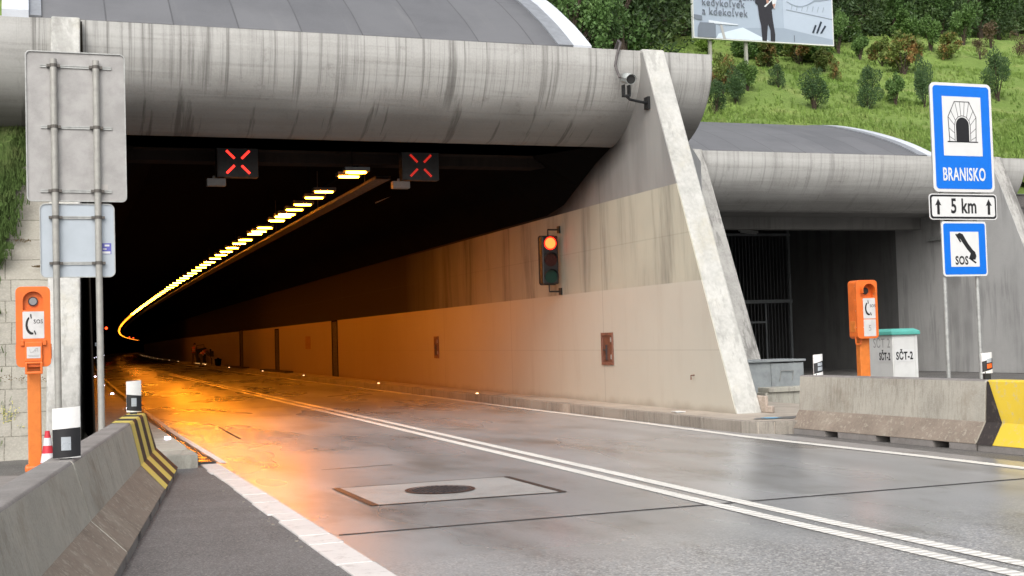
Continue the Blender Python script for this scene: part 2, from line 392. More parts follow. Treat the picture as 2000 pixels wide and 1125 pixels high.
MAT['bark'] = plain('bark_brown', (.07, .05, .035), .9, var=.5, scale=12)
MAT['steelgate'] = plain('gate_steel', (.1, .105, .11), .5, .4)
def emis(name, col, strength, base=(.02, .02, .02)):
    m, nt, b = newmat(name, base, .4)
    b.inputs['Emission Color'].default_value = (*col, 1); b.inputs['Emission Strength'].default_value = strength; return m
MAT['lamp'] = emis('sodium_lamp_glass', (1, .265, .012), 95)
MAT['lamp_mid'] = emis('sodium_lamp_glass_half', (1, .275, .012), 215)
MAT['lamp_far'] = emis('sodium_lamp_glass_far', (1, .25, .012), 9)
MAT['lamp_low'] = emis('sodium_lamp_glass_dimmed', (1, .27, .014), 105)
MAT['redlit'] = emis('red_signal_lit', (1, .09, .015), 4.5)
MAT['redhalo'] = emis('red_signal_rim', (1, .012, .004), 2.2)
MAT['redled'] = emis('red_led', (1, .03, .02), 2.6)
MAT['redleddim'] = emis('red_led_dim', (1, .03, .015), .55)
MAT['ledw'] = emis('white_stud_light', (.85, .8, 1), 12)
MAT['ledo'] = emis('amber_stud_light', (1, .55, .25), 4)
MAT['deadred'] = plain('unlit_dark_lens', (.035, .006, .006), .2)
MAT['deadgreen'] = plain('unlit_green_lens', (.003, .032, .025), .2)

def roof_mat():
    m, nt, b = newmat('roof_membrane', (.15, .155, .165), .6)
    co = objco(nt, src='UV')
    br = N(nt, 'ShaderNodeTexBrick'); br.offset = .43; br.inputs['Scale'].default_value = 1; br.inputs['Brick Width'].default_value = 4.2; br.inputs['Row Height'].default_value = 1.12
    br.inputs['Mortar Size'].default_value = .015; br.inputs['Mortar Smooth'].default_value = .2
    br.inputs['Color1'].default_value = (.15, .153, .163, 1); br.inputs['Color2'].default_value = (.125, .128, .138, 1); br.inputs['Mortar'].default_value = (.075, .075, .08, 1)
    nt.links.new(co, br.inputs['Vector'])
    oc = objco(nt)
    c = mix(nt, ramp(nt, noise(nt, .6, oc, 5, .7), .35, .7, 0, .4), br.outputs['Color'], (.075, .077, .085))
    c = mix(nt, ramp(nt, noise(nt, 45, oc, 3), .4, .7, 0, .3), c, (.16, .163, .17))
    c = mix(nt, ramp(nt, noise(nt, 1, objco(nt, (3, .3, .3)), 4), .58, .75, 0, .25), c, (.2, .2, .2))
    setc(nt, b, c); bump(nt, b, noise(nt, 40, oc, 4), .3, .006); return m
MAT['roof'] = roof_mat()
def brickmat(name, c1, c2, mortar, bw, rh, ms, src='UV', offset=.5, stain=None, bs=.4):
    m, nt, b = newmat(name, c1, .85)
    br = N(nt, 'ShaderNodeTexBrick'); br.offset = offset; br.inputs['Scale'].default_value = 1; br.inputs['Brick Width'].default_value = bw; br.inputs['Row Height'].default_value = rh
    br.inputs['Mortar Size'].default_value = ms; br.inputs['Color1'].default_value = (*c1, 1); br.inputs['Color2'].default_value = (*c2, 1); br.inputs['Mortar'].default_value = (*mortar, 1)
    oc = objco(nt)
    uv = objco(nt, src=src)
    wob = N(nt, 'ShaderNodeVectorMath', operation='ADD'); nz = N(nt, 'ShaderNodeTexNoise'); nz.inputs['Scale'].default_value = 1.4
    nt.links.new(oc, nz.inputs['Vector']); sc_ = N(nt, 'ShaderNodeVectorMath', operation='SCALE'); sc_.inputs['Scale'].default_value = .05
    nt.links.new(nz.outputs['Color'], sc_.inputs[0]); nt.links.new(uv, wob.inputs[0]); nt.links.new(sc_.outputs[0], wob.inputs[1])
    nt.links.new(wob.outputs[0], br.inputs['Vector'])
    c = mix(nt, ramp(nt, noise(nt, 1.1, oc, 6, .7), .35, .7, 0, .45), br.outputs['Color'], tuple(x*.55 for x in c1))
    if stain: c = mix(nt, ramp(nt, noise(nt, 2.3, oc, 5, .7), .58, .68, 0, .7), c, stain)
    c = mix(nt, ramp(nt, noise(nt, 30, oc, 4), .4, .7, 0, .3), c, tuple(min(1, x*1.3) for x in c1))
    setc(nt, b, c)
    bump(nt, b, math_(nt, 'ADD', math_(nt, 'MULTIPLY', br.outputs['Fac'], -1.5), noise(nt, 25, oc, 5, .7)), bs, .02); return m
MAT['slabs'] = brickmat('bank_slab_concrete', (.38, .36, .315), (.33, .315, .28), (.07, .065, .05), .95, .36, .012, stain=(.22, .2, .13))
MAT['stone'] = brickmat('dark_field_stone', (.13, .12, .115), (.085, .08, .078), (.03, .03, .03), .8, .55, .04, bs=1)

def grass_mat(name, a, b_, c_, rough=.8):
    m, nt, b = newmat(name, a, rough, spec=.2)
    co = objco(nt)
    c = mix(nt, ramp(nt, noise(nt, .16, co, 5, .6), .35, .65), a, b_)
    c = mix(nt, ramp(nt, noise(nt, .6, co, 6, .7), .5, .7, 0, .8), c, c_)
    c = mix(nt, ramp(nt, noise(nt, 7, co, 5, .7), .35, .7, 0, .5), c, tuple(x*.5 for x in a))
    c = mix(nt, ramp(nt, noise(nt, .9, objco(nt, loc=(9, 9, 9)), 5, .7), .64, .74, 0, .5), c, (.16, .12, .055))
    setc(nt, b, c); bump(nt, b, noise(nt, 5, co, 6, .8), 1., .15); return m
MAT['hill'] = grass_mat('hill_grass', (.19, .29, .065), (.25, .36, .09), (.33, .38, .13))
MAT['blade'] = grass_mat('grass_blades', (.18, .3, .06), (.26, .38, .09), (.35, .41, .14), .6)
MAT['bankgrass'] = grass_mat('dull_bank_grass', (.10, .17, .045), (.14, .22, .06), (.22, .25, .10))
def leaf_mat(name, a, b_, hl, tip=None):
    m, nt, b = newmat(name, a, .55, spec=.3)
    co = objco(nt)
    c = mix(nt, ramp(nt, noise(nt, 1.6, co, 4), .35, .65), a, b_)
    c = mix(nt, ramp(nt, noise(nt, 9, co, 3), .5, .7, 0, .7), c, hl)
    if tip: c = mix(nt, ramp(nt, noise(nt, 2.4, objco(nt, loc=(4, 4, 4)), 4, .6), .52, .62, 0, .8), c, tip)
    setc(nt, b, c)
    b.inputs['Subsurface Weight'].default_value = 0
    return m
LEAF = {
 'dark': leaf_mat('dark_needles', (.04, .08, .028), (.06, .115, .04), (.09, .16, .06)),
 'mid': leaf_mat('mid_green_leaves', (.08, .15, .04), (.11, .2, .05), (.16, .26, .08)),
 'bright': leaf_mat('bright_green_leaves', (.14, .24, .04), (.2, .31, .05), (.27, .37, .08)),
 'rust': leaf_mat('rust_tipped_leaves', (.1, .15, .035), (.15, .19, .045), (.2, .22, .06), tip=(.30, .15, .06)),
 'brown': leaf_mat('withered_leaves', (.1, .065, .04), (.13, .09, .055), (.12, .14, .06)),
 'tree': leaf_mat('tree_leaves', (.06, .12, .035), (.09, .17, .045), (.14, .23, .07)),
 'conifer': leaf_mat('conifer_needles', (.034, .065, .024), (.06, .1, .034), (.1, .15, .048)),
}

# ================================================================== SETTING
def sheet(name, fx0, fx1, ys, z, mat, kind='structure'):
    mb = MB()
    for y in ys:
        mb.v += [(fx0(y), y, z), (fx1(y), y, z)]
    for i in range(len(ys)-1):
        a = 2*i; mb.f.append((a, a+1, a+3, a+2)); mb.m.append(0)
    o = build(name, mb, mat, recalc=False)
    if kind: o['kind'] = kind
    return o
YS = [-30, -10, 0, 3, 5, 7, 9, 11, 13, 15, 17, 19, 21, 23, 25, 28, 31, 35, 40, 46, 53, 60, 68, 78, 90, 105, 120, 140, 165, 195, 230, 270, 320, 380, 450, 560]
mb = MB(); mb.add([(-400, -300, -.012), (500, -300, -.012), (500, 33.5, -.012), (-400, 33.5, -.012)], [(0, 1, 2, 3)])
mb.add([(-2, 33.5, -.012), (90, 33.5, -.012), (90, 580, -.012), (-2, 580, -.012)], [(0, 1, 2, 3)])
build('ground', mb, MAT['ground'], recalc=False)['kind'] = 'structure'
sheet('road', lambda y: 2.235+dd(y), lambda y: 10.6+dd(y), YS, .0, MAT['road'])
sheet('shoulder', lambda y: .2 if y < 18 else .2, lambda y: 2.03, [-30, 0, 5, 10, 17.6], -.004, MAT['shoulder'])
mk = MB()
def strip(mb, f, w_, ys, z=.006):
    for i in range(len(ys)-1):
        a, b_ = ys[i], ys[i+1]
        mb.add([(f(a)-w_/2, a, z), (f(a)+w_/2, a, z), (f(b_)+w_/2, b_, z), (f(b_)-w_/2, b_, z)], [(0, 1, 2, 3)])
strip(mk, lambda y: cc(y)-.145, .15, YS); strip(mk, lambda y: cc(y)+.145, .15, YS)
strip(mk, lambda y: 10.12+dd(y) - (.15*max(0, 1-abs(y-17)/4)), .17, [-30, 0, 5, 8, 10, 12, 13, 14, 15, 16, 17, 18, 19, 20, 21]+YS[13:])
strip(mk, lambda y: 2.32+dd(y), .1, [17.9]+YS[11:])
build('road_marking', mk, MAT['line'], recalc=False)['kind'] = 'structure'
# studs between the centre lines
j = MB()
j.add([(2.3, 10.56, .004), (10.6, 10.6, .004), (10.6, 10.65, .004), (2.3, 10.61, .004)], [(0, 1, 2, 3)])
j.add([(2.4, 33.2, .004), (10.6, 33.2, .004), (10.6, 33.25, .004), (2.4, 33.25, .004)], [(0, 1, 2, 3)])
j.add([(3.3, 16.1, .004), (4.25, 16.2, .004), (4.25, 16.23, .004), (3.3, 16.13, .004)], [(0, 1, 2, 3)])
j.add([(3.15, 22.3, .004), (3.2, 22.3, .004), (3.3, 26, .004), (3.26, 26, .004)], [(0, 1, 2, 3)])
build('road_joint', j, MAT['joint'], recalc=False)['kind'] = 'structure'
# painted concrete gutter slabs at the left road edge, one per stone
g = MB(); y = -2.; k = 0
while y < 17.7:
    L = rnd.choice([.5, .72, .86, 1.0]); L = min(L, 17.85-y)
    x0 = 1.99+rnd.uniform(-.02, .02); g.box(x0, 2.25+rnd.uniform(-.006, .006), y+.016, y+L-.016, -.03, .008+rnd.uniform(0, .006)); y += L
build('gutter_edge', g, MAT['edge'], bevel=.008)['kind'] = 'structure'
gr = MB()
for i in range(26):      # crumbs of paint and grit along the slab edge
    yy = rnd.uniform(6, 17.5); xx = 1.93+rnd.gauss(0, .03); s_ = rnd.uniform(.004, .013)
    gr.box(xx-s_, xx+s_, yy-s_*rnd.uniform(.6, 2), yy+s_, -.004, s_*.35)
tag(build('grit', gr, MAT['kerb']), 'crumbled pale grit along the painted edge slabs', 'grit', kind='stuff')

# right walkway with kerb
def kerbx(y): return 10.31+dd(y)
wl = MB()
ys_w = [17.9]+[q for q in YS if q >= 19]
top = .18
pts = [(10.9, 17.2), (10.6, 17.28), (10.42, 17.45), (10.33, 17.75)]
poly = pts+[(kerbx(y), y) for y in ys_w]
wt = MB()
inner = [(13.6, 17.2), (13.6, 22.5), (11.72, 24.0)]
wt.prism_z([(10.9, 17.2), (13.6, 17.2), (13.6, 22.5), (11.72, 24), (11.3, 24), (11.3, 19), (10.33, 19), (10.33, 17.75), (10.42, 17.45), (10.6, 17.28)], -.05, top)
ys2 = [q for q in YS if q >= 19]
for i in range(len(ys2)-1):
    a, b_ = ys2[i], ys2[i+1]
    vs = [(kerbx(a), a, top), (11.3+dd(a), a, top), (11.3+dd(b_), b_, top), (kerbx(b_), b_, top), (kerbx(a), a, -.05), (kerbx(b_), b_, -.05)]
    wt.add(vs, [(0, 1, 2, 3), (0, 3, 5, 4)])
mwalk = concrete('walkway_screed', (.42, .375, .32), (.15, .13, .11), .45, (1, 1, 1), blotch=.5, bscale=.9, rough=.8, warm=(.38, .33, .27))
build('pavement', wt, mwalk)['kind'] = 'structure'
kb = MB()
def kerb_run(P, w_=.13):
    # stones one by one
    for i in range(len(P)-1):
        a, b_ = Vector(P[i]), Vector(P[i+1]); L = (b_-a).length; n = max(1, round(L/1.0)); t = (b_-a)/L; nn = Vector((t.y, -t.x))
        for q in range(n if L < 400 else 1):
            s0 = a+t*(L*q/n+.006); s1 = a+t*(L*(q+1)/n-.006); dz = rnd.uniform(0, .006)
            kb.prism_z([tuple(s0-nn*.012), tuple(s1-nn*.012), tuple(s1+nn*w_), tuple(s0+nn*w_)], -.04, top+.006+dz)
kp = [(11.0, 17.19), (10.62, 17.27), (10.43, 17.44), (10.33, 17.75)]+[(kerbx(y), y) for y in range(19, 60, 4)]+[(kerbx(y), y) for y in (70, 85, 100, 120, 145, 175)]
kerb_run(kp)
build('kerb', kb, MAT['kerb'], bevel=.012)['kind'] = 'structure'
# left raised walkway in the tunnel
lw = MB(); ys3 = [17.62]+[q for q in YS if q >= 19]
for i in range(len(ys3)-1):
    a, b_ = ys3[i], ys3[i+1]
    x1a = (1.72 if a < 18 else 1.93+dd(a)); x1b = 1.93+dd(b_)
    lw.add([(.45, a, top), (x1a, a, top), (x1b, b_, top), (.45, b_, top), (x1a, a, -.05), (x1b, b_, -.05), (.45, a, -.05)], [(0, 1, 2, 3), (1, 4, 5, 2)]+([(0, 6, 4, 1)] if i == 0 else []))
lw.box(1.45, 1.93, 17.5, 18.35, -.04, .175); lw.box(1.5, 1.9, 18.4, 19.3, 0, .185)
build('walkway', lw, MAT['foam'])['kind'] = 'structure'

# ------------------------------------------------------------------ hill
def hz(x, y):
    p = 9+.36*(y-42)
    bumpy = .35*math.sin(x*.31+y*.17)+.25*math.sin(x*.12-y*.4+1)+.12*math.sin(x*.9+y*.7)
    lo = 7.05 if x < 12.5 else (6.9 if x < 16 else 6.0)
    return max(p + bumpy*min(1, max(0, (y-44)/8)), lo)
def yfront(x):
    if x < -1: return 27.
    if x < 12.2: return 27.
    if x < 18.5: return 27+(x-12.2)*1.45
    if x < 30.5: return 38.2
    return 34.6
hm = MB()
xs = list(np.arange(-60, 140.1, 2.)); nr = 60
for x in xs:
    y0 = yfront(x)
    for q in range(nr):
        t = q/(nr-1); y = y0+(150-y0)*t**1.4; hm.v.append((x, y, hz(x, y)))
for i in range(len(xs)-1):
    for q in range(nr-1):
        a = i*nr+q; hm.f.append((a, a+nr, a+nr+1, a+1)); hm.m.append(0)
build('hillside', hm, MAT['hill'], recalc=False, smooth=True)['kind'] = 'structure'

def tufts(name, spots, label, hmin=.12, hmax=.35, wid=.04, n=5, mat=None):
    V, F = [], []
    for (x, y, z) in spots:
        for k in range(n):
            a = rnd.uniform(0, 2*PI); h = rnd.uniform(hmin, hmax); r = rnd.uniform(0, .12)
            bx, by = x+r*math.cos(a), y+r*math.sin(a); ln = rnd.uniform(.1, .6)*h; a2 = rnd.uniform(0, 2*PI); w_ = wid*rnd.uniform(.6, 1.3)
            dx, dy = math.cos(a2+PI/2)*w_, math.sin(a2+PI/2)*w_
            i = len(V)
            V += [(bx-dx, by-dy, z-.02), (bx+dx, by+dy, z-.02), (bx+math.cos(a2)*ln*.5+dx*.7, by+math.sin(a2)*ln*.5+dy*.7, z+h*.6), (bx+math.cos(a2)*ln, by+math.sin(a2)*ln, z+h)]
            F.append((i, i+1, i+2)); F.append((i, i+2, i+3))
    mb = MB(); mb.v = V; mb.f = F; mb.m = [0]*len(F)
    o = build(name, mb, mat or MAT['blade'], recalc=False); tag(o, label, 'grass', kind='stuff'); return o
sp = []
for i in range(17000):
    y = 38.3+(rnd.random()**1.5)*45; x = rnd.uniform(.40*y, 1.02*y)
    if x > 30.5 and y < 38.3: continue
    if math.sin(x*.7+y*.5)+math.sin(x*.23-y*.9)+rnd.gauss(0, .9) < -.7: continue
    sp.append((x, y, hz(x, y)))
for i in range(900):
    x = rnd.uniform(30.6, 36); y = rnd.uniform(34.7, 38.5); sp.append((x, y, hz(x, y)))
tufts('grass', sp, 'long green meadow grass covering the hillside above the portals', .07, .24, .04, 5)

# ================================================================== PORTALS AND TUNNELS
def crom(P, n=6):
    P = [Vector(p) for p in P]; out = []
    for i in range(len(P)-1):
        p0 = P[max(i-1, 0)]; p1 = P[i]; p2 = P[i+1]; p3 = P[min(i+2, len(P)-1)]
        for k in range(n):
            t = k/n
            out.append(.5*((2*p1)+(-p0+p2)*t+(2*p0-5*p1+4*p2-p3)*t*t+(-p0+3*p1-3*p2+p3)*t**3))
    out.append(P[-1]); return [(p[0], p[1]) for p in out]
HOODP = crom([(0, 0), (.02, -.44), (.24, -.92), (.66, -1.36), (1.2, -1.64), (1.5, -1.70)], 7)
def portal(name, label, x0, x1, Y0, ZT, hx0, hx1, roofp, trim_l, trim_r, hmat, back, solz, lint_y, lint_z):
    root = empty(name, (hx0, Y0, 0)); tag(root, label, 'tunnel portal', 'tunnel portals')
    # hood beam
    outer = [(Y0+a, ZT+b_) for a, b_ in HOODP]
    inner = [(Y0+1.75, ZT-1.58), (Y0+1.2, ZT-1.2), (Y0+.75, ZT-.7), (Y0+.5, ZT)]
    hb = MB().prism_x(outer+inner, hx0, hx1)
    build('hood', hb, hmat, root, True, smooth=True)
    # fins
    def fin(a, b_, lean, nm='fin'):
        f = MB(); prof = [(Y0-.05, ZT+.03), (Y0-3.34, .0)]
        ny = [(Y0-.06, ZT+.035)]
        n = 14; pts_ = []
        for i in range(n+1):
            t = i/n; yy = Y0-.05-3.29*t; zz = (ZT+.03)*(1-t)
            pts_.append((yy, zz, -lean*t))
        bk = Y0+.9
        vs = []; fs = []
        for yy, zz, dx in pts_:
            vs += [(a+dx, yy, zz), (b_+dx, yy, zz), (b_, bk, zz), (a, bk, zz)]
        for i in range(n):
            q = 4*i
            for k in range(4): fs.append((q+k, q+(k+1) % 4, q+4+(k+1) % 4, q+4+k))
        fs += [(0, 1, 2, 3), (4*n+3, 4*n+2, 4*n+1, 4*n)]
        f.add(vs, fs); return build(nm, f, MAT['fin'], root, True, bevel=.03)
    fin(x0-.49, x0-.02, .2 if x0 < 5 else 0); fin(x1+.02, x1+.51, 0)
    if x0 > 5:
        for c in root.children:
            if c.name.startswith('fin'): c.data.materials[0] = MAT['fin2']
    # soffit slab and lintel
    sf = MB().box(x0-.02, x1+.02, Y0+1.2, lint_y, solz, solz+.3)
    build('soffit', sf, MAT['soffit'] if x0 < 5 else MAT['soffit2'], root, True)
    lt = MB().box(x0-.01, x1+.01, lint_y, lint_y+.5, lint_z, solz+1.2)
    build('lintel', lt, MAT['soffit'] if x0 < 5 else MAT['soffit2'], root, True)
    # roof shell
    rp = crom(roofp, 6); rb = MB(); arc = 0; uv = []
    nx = 14; X0, X1 = trim_l, trim_r
    for i, (a, b_) in enumerate(rp):
        if i: arc += math.hypot(a-rp[i-1][0], b_-rp[i-1][1])
        for k in range(nx+1):
            rb.v.append((X0+(X1-X0)*k/nx, Y0+a, ZT+b_)); uv.append((arc, X0+(X1-X0)*k/nx))
    for i in range(len(rp)-1):
        for k in range(nx):
            q = i*(nx+1)+k; rb.f.append((q, q+1, q+nx+2, q+nx+1)); rb.m.append(0)
    n0 = len(rb.v); 
    roof = build('roof', rb, MAT['roof'], root, True, smooth=True, uvf=uv, recalc=False)
    md = roof.modifiers.new('solid', 'SOLIDIFY'); md.thickness = .25; md.offset = -1
    def bandx(nm, xa, xb, lift, th, mat):
        t = MB()
        up_ = [(Y0+a-lift*.5, ZT+b_+lift) for a, b_ in rp]; dn = [(Y0+a+.1, ZT+b_-th) for a, b_ in rp]
        for i in range(len(rp)):
            t.v += [(xa, *up_[i]), (xb, *up_[i]), (xb, *dn[i]), (xa, *dn[i])]
        for i in range(len(rp)-1):
            q = 4*i
            for k in range(4): t.f.append((q+k, q+(k+1) % 4, q+4+(k+1) % 4, q+4+k)); t.m.append(0)
        t.f += [(0, 1, 2, 3), (q+7, q+6, q+5, q+4)]; t.m += [0, 0]
        return build(nm, t, mat, root, True, smooth=True)
    bandx('roof_trim', trim_r, trim_r+.38, .035, .5, MAT['trim']); bandx('flashing', trim_r-.32, trim_r-.002, .03, .1, MAT['flash'])
    bandx('roof_trim', trim_l-.42, trim_l, .1, .5, MAT['trim']); bandx('flashing', trim_l+.002, trim_l+.2, .03, .1, MAT['flash'])
    # closing wall under the roof edge on both sides
    for xx in (trim_r+.02, trim_l-.22):
        cw = MB().prism_x([(Y0+1.8, 5.9), (Y0+.9, ZT-.3)]+[(Y0+a, ZT+b_-.3) for a, b_ in rp if a > 1.1]+[(Y0+rp[-1][0], 5.9)], xx, xx+.2)
        build('flank_wall', cw, MAT['hood2'], root, True)
    return root
roof1 = [(.02, .01), (.5, .37), (1.1, .78), (2.45, 1.58), (4.5, 2.45), (7.5, 3.3), (11, 3.9), (16, 4.2)]
roof2 = [(.02, .01), (1.35, .62), (3.1, 1.24), (4.9, 1.75), (6.2, 2.0), (8.0, 2.15), (10, 2.2)]
P1 = portal('tunnel_portal', 'nearer tunnel portal with long stained hood, open and lit orange inside', .72, 11.2, 22.69, 7.2, -2.4, 12.8, roof1, -.12, 9.78, MAT['hood'], 0, 5.56, 26.4, 5.36)
P2 = portal('tunnel_portal', 'farther tunnel portal behind the road signs, closed by a barred steel gate', 18.75, 29.35, 34.0, 7.07, 16.4, 30.85, roof2, 17.2, 26.95, MAT['hood2'], 0, 5.42, 37.5, 5.02)

# painted wall face on the inner side of the nearer fins, then the bored tunnel
Y0, ZT = 22.69, 7.2
def wall_face(x, th, mat, nm, yb=24.0):
    w_ = MB().prism_x([(Y0-.1, ZT-.05), (Y0-3.33, 0.), (yb, 0), (yb, 5.56), (Y0+1.3, 5.58), (Y0+.3, ZT-.05)], x, x+th)
    return build(nm, w_, mat, P1, True)
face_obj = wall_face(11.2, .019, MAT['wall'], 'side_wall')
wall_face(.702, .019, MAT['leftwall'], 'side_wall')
# tunnel sweep
TY = [24.0, 25, 26, 26.9, 28]+[q for q in YS if q > 28]
def spring(y): return max(4.45, 5.56-(y-24.2)*.36) if y > 24.2 else 5.56
rw = MB(); lwm = MB(); cl = MB()
for i, y in enumerate(TY):
    d_ = dd(y); s_ = spring(y); tz = 5.56 if y < 26.5 else 6.1; hw = (5.56-s_)*1.6+.02
    rw.v += [(11.2+d_, y, 0), (11.2+d_, y, s_), (11.7+d_, y, s_), (11.7+d_, y, 0)]
    lwm.v += [(.702+d_, y, 0), (.702+d_, y, s_), (.3+d_, y, s_), (.3+d_, y, 0)]
    cl.v += [(11.2+d_, y, s_), (11.2-hw+d_, y, tz), (.702+hw+d_, y, tz), (.702+d_, y, s_)]
    if i:
        q = 4*(i-1)
        for k in range(4): rw.f.append((q+k, q+(k+1) % 4, q+4+(k+1) % 4, q+4+k)); lwm.f.append((q+k, q+(k+1) % 4, q+4+(k+1) % 4, q+4+k)); rw.m.append(0); lwm.m.append(0)
        for k in range(3): cl.f.append((q+k, q+k+1, q+5+k, q+4+k)); cl.m.append(0)
# object origin of P1 is x=-2.4, y=22.69 : wall_mat reads y relative to the portal face
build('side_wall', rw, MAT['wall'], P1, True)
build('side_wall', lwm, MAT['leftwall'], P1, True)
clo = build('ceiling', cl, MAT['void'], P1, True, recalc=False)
eb = MB().box(20, 50, 558, 559, -1, 8); build('end_wall', eb, MAT['void'], P1, True)

# doors and hatches of the right tunnel wall (parts)
def wall_local(y): return 11.2+dd(y)
def door(yc, w_, z0, z1, nm='door', mat='door'):
    x = wall_local(yc); sl_ = .014+2*9e-5*max(0, yc-25)
    d_ = MB()
    for a, b_, c_, e_, pr in ((-w_/2, w_/2, z0, z1, .012),):
        d_.add([(x-.02+sl_*a, yc+a, c_), (x-.02+sl_*b_, yc+b_, c_), (x-.02+sl_*b_, yc+b_, e_), (x-.02+sl_*a, yc+a, e_), (x+.1, yc+a, c_), (x+.1, yc+b_, c_), (x+.1, yc+b_, e_), (x+.1, yc+a, e_)],
               [(0, 1, 2, 3), (4, 5, 6, 7), (0, 4, 7, 3), (1, 5, 6, 2), (0, 1, 5, 4), (3, 2, 6, 7)])
    o = build(nm, d_, MAT[mat], P1, True)
    fr = MB()
    for a, b_, c_, e_ in ((-w_/2-.05, -w_/2, z0, z1+.05), (w_/2, w_/2+.05, z0, z1+.05), (-w_/2, w_/2, z1, z1+.05)):
        fr.box(x-.035, x+.05, yc+a, yc+b_, c_, e_)
    build('frame', fr, MAT['brown'] if mat == 'brown' else MAT['void'], o).location = -parent_world(o)
    return o
door(53.5, 1.0, .19, 2.5); door(69.6, 1.1, .19, 2.4); door(85.4, 1.3, .19, 2.6)
# small steel hatches
def hatch(yc, w_, z0, z1):
    x = wall_local(yc)
    h = MB().box(x-.012, x+.02, yc-w_/2, yc+w_/2, z0, z1)
    o = build('hatch', h, MAT['brown'], P1, True)
    f = MB(); t = .06
    for a, b_, c_, e_ in ((-w_/2-.0, -w_/2+t, z0, z1), (w_/2-t, w_/2, z0, z1), (-w_/2+t, w_/2-t, z0, z0+t), (-w_/2+t, w_/2-t, z1-t, z1)):
        f.box(x-.03, x-.013, yc+a, yc+b_, c_, e_)
    build('frame', f, plain('hatch_frame_brown', (.22, .1, .07), .6, var=.3), o).location = -parent_world(o)
    q = MB().box(x-.04, x-.014, yc+.02, yc+.05, z0+.1, z0+.42).box(x-.05, x-.014, yc+.05, yc+.16, z0+.3, z0+.33)
    build('handle', q, MAT['iron'], o).location = -parent_world(o)
    for za, zb in ((z1-.2, z1-.1), (z0+.12, z0+.22)):
        build('hinge', MB().box(x-.04, x-.013, yc-w_/2+.05, yc-w_/2+.09, za, zb), MAT['galv'], o).location = -parent_world(o)
hatch(24.67, .58, .97, 1.65); hatch(37.75, .45, 1.04, 1.71)
hh = MB().box(wall_local(60)-.02, wall_local(60)+.02, 59.4, 60.6, 1.35, 1.95); build('hatch', hh, plain('faded_hatch', (.3, .14, .07), .6), P1, True)
# broken render block at the foot of the fin
bb = MB(); bb.prism_z([(11.715, 19.3), (11.78, 19.33), (11.77, 19.7), (11.715, 19.75)], .18, .47).prism_z([(11.712, 19.12), (11.82, 19.2), (11.8, 19.6), (11.712, 19.65)], .18, .3)
build('foot_block', bb, concrete('broken_render', (.5, .42, .36), (.2, .15, .1), .5, (3, 3, 3), bscale=6), P1, True, bevel=.02)
pp = MB().tube([(11.2, 20.9, .82), (11.12, 20.88, .82), (11.12, 20.88, .74)], .012)
build('pipe_stub', pp, MAT['brown'], P1, True)

# farther tunnel interior (inside the gate)
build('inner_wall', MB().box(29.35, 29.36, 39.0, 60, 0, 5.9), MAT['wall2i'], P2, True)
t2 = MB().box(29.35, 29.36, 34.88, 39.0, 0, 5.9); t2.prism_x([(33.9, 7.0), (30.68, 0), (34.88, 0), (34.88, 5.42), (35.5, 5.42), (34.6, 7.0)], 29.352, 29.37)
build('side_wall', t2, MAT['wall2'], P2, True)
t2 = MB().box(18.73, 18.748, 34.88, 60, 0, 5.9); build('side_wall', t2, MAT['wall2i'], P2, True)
t2 = MB().box(18.7, 29.4, 38.0, 60, 5.9, 6.0); build('ceiling', t2, MAT['soffit'], P2, True)
t2 = MB().box(18.7, 29.4, 60, 60.2, 0, 6); build('end_wall', t2, MAT['void'], P2, True)
# retaining walls between and beside the portals
rwall = MB()
a, b_ = Vector((11.75, 23.6)), Vector((18.25, 33.2)); n_ = Vector((b_-a).normalized().yx); n_.y *= -1
rwall.add([(a.x, a.y, 0), (b_.x, b_.y, 0), (b_.x, b_.y, 6.6), (a.x, a.y, 6.9), (a.x-n_.x*.5, a.y-n_.y*.5+.6, 0), (b_.x-n_.x*.5, b_.y+.6, 0), (b_.x-n_.x*.5, b_.y+.6, 6.6), (a.x-n_.x*.5, a.y+.6, 6.9)],
          [(0, 1, 2, 3), (4, 5, 6, 7), (3, 2, 6, 7), (0, 3, 7, 4), (1, 2, 6, 5)])
tag(build('retaining_wall', rwall, MAT['wall2']), 'grey concrete retaining wall linking the two tunnel portals', 'wall')
fill = MB().add([(11.7, 24.2, 6.85), (16.6, 33.9, 6.55), (18.4, 36.5, 6.8), (12.2, 27.2, 7.04)], [(0, 1, 2, 3)])
build('terrain', fill, MAT['hill'])['kind'] = 'structure'
sw = MB(); uvs = []
xs_ = np.linspace(29.9, 60, 30); zs = np.linspace(0, 5.95, 8)
for x in xs_:
    for z in zs: sw.v.append((x, 33.4+z*.2+.05*math.sin(x*3+z*5), z)); uvs.append((x, z))
for i in range(29):
    for k in range(7): q = i*8+k; sw.f.append((q, q+8, q+9, q+1)); sw.m.append(0)
tag(build('stone_wall', sw, MAT['stone'], uvf=uvs, recalc=False, smooth=True), 'dark dry stone retaining wall right of the farther portal', 'wall')
ft = MB().add([(29.9, 34.5, 5.95), (60, 34.5, 5.95), (60, 35.2, 6.25), (29.9, 35.2, 6.25), (60, 39.5, 7.7), (29.9, 39.5, 7.7)], [(0, 1, 2, 3), (3, 2, 4, 5)]); build('terrain', ft, MAT['hill'])['kind'] = 'structure'

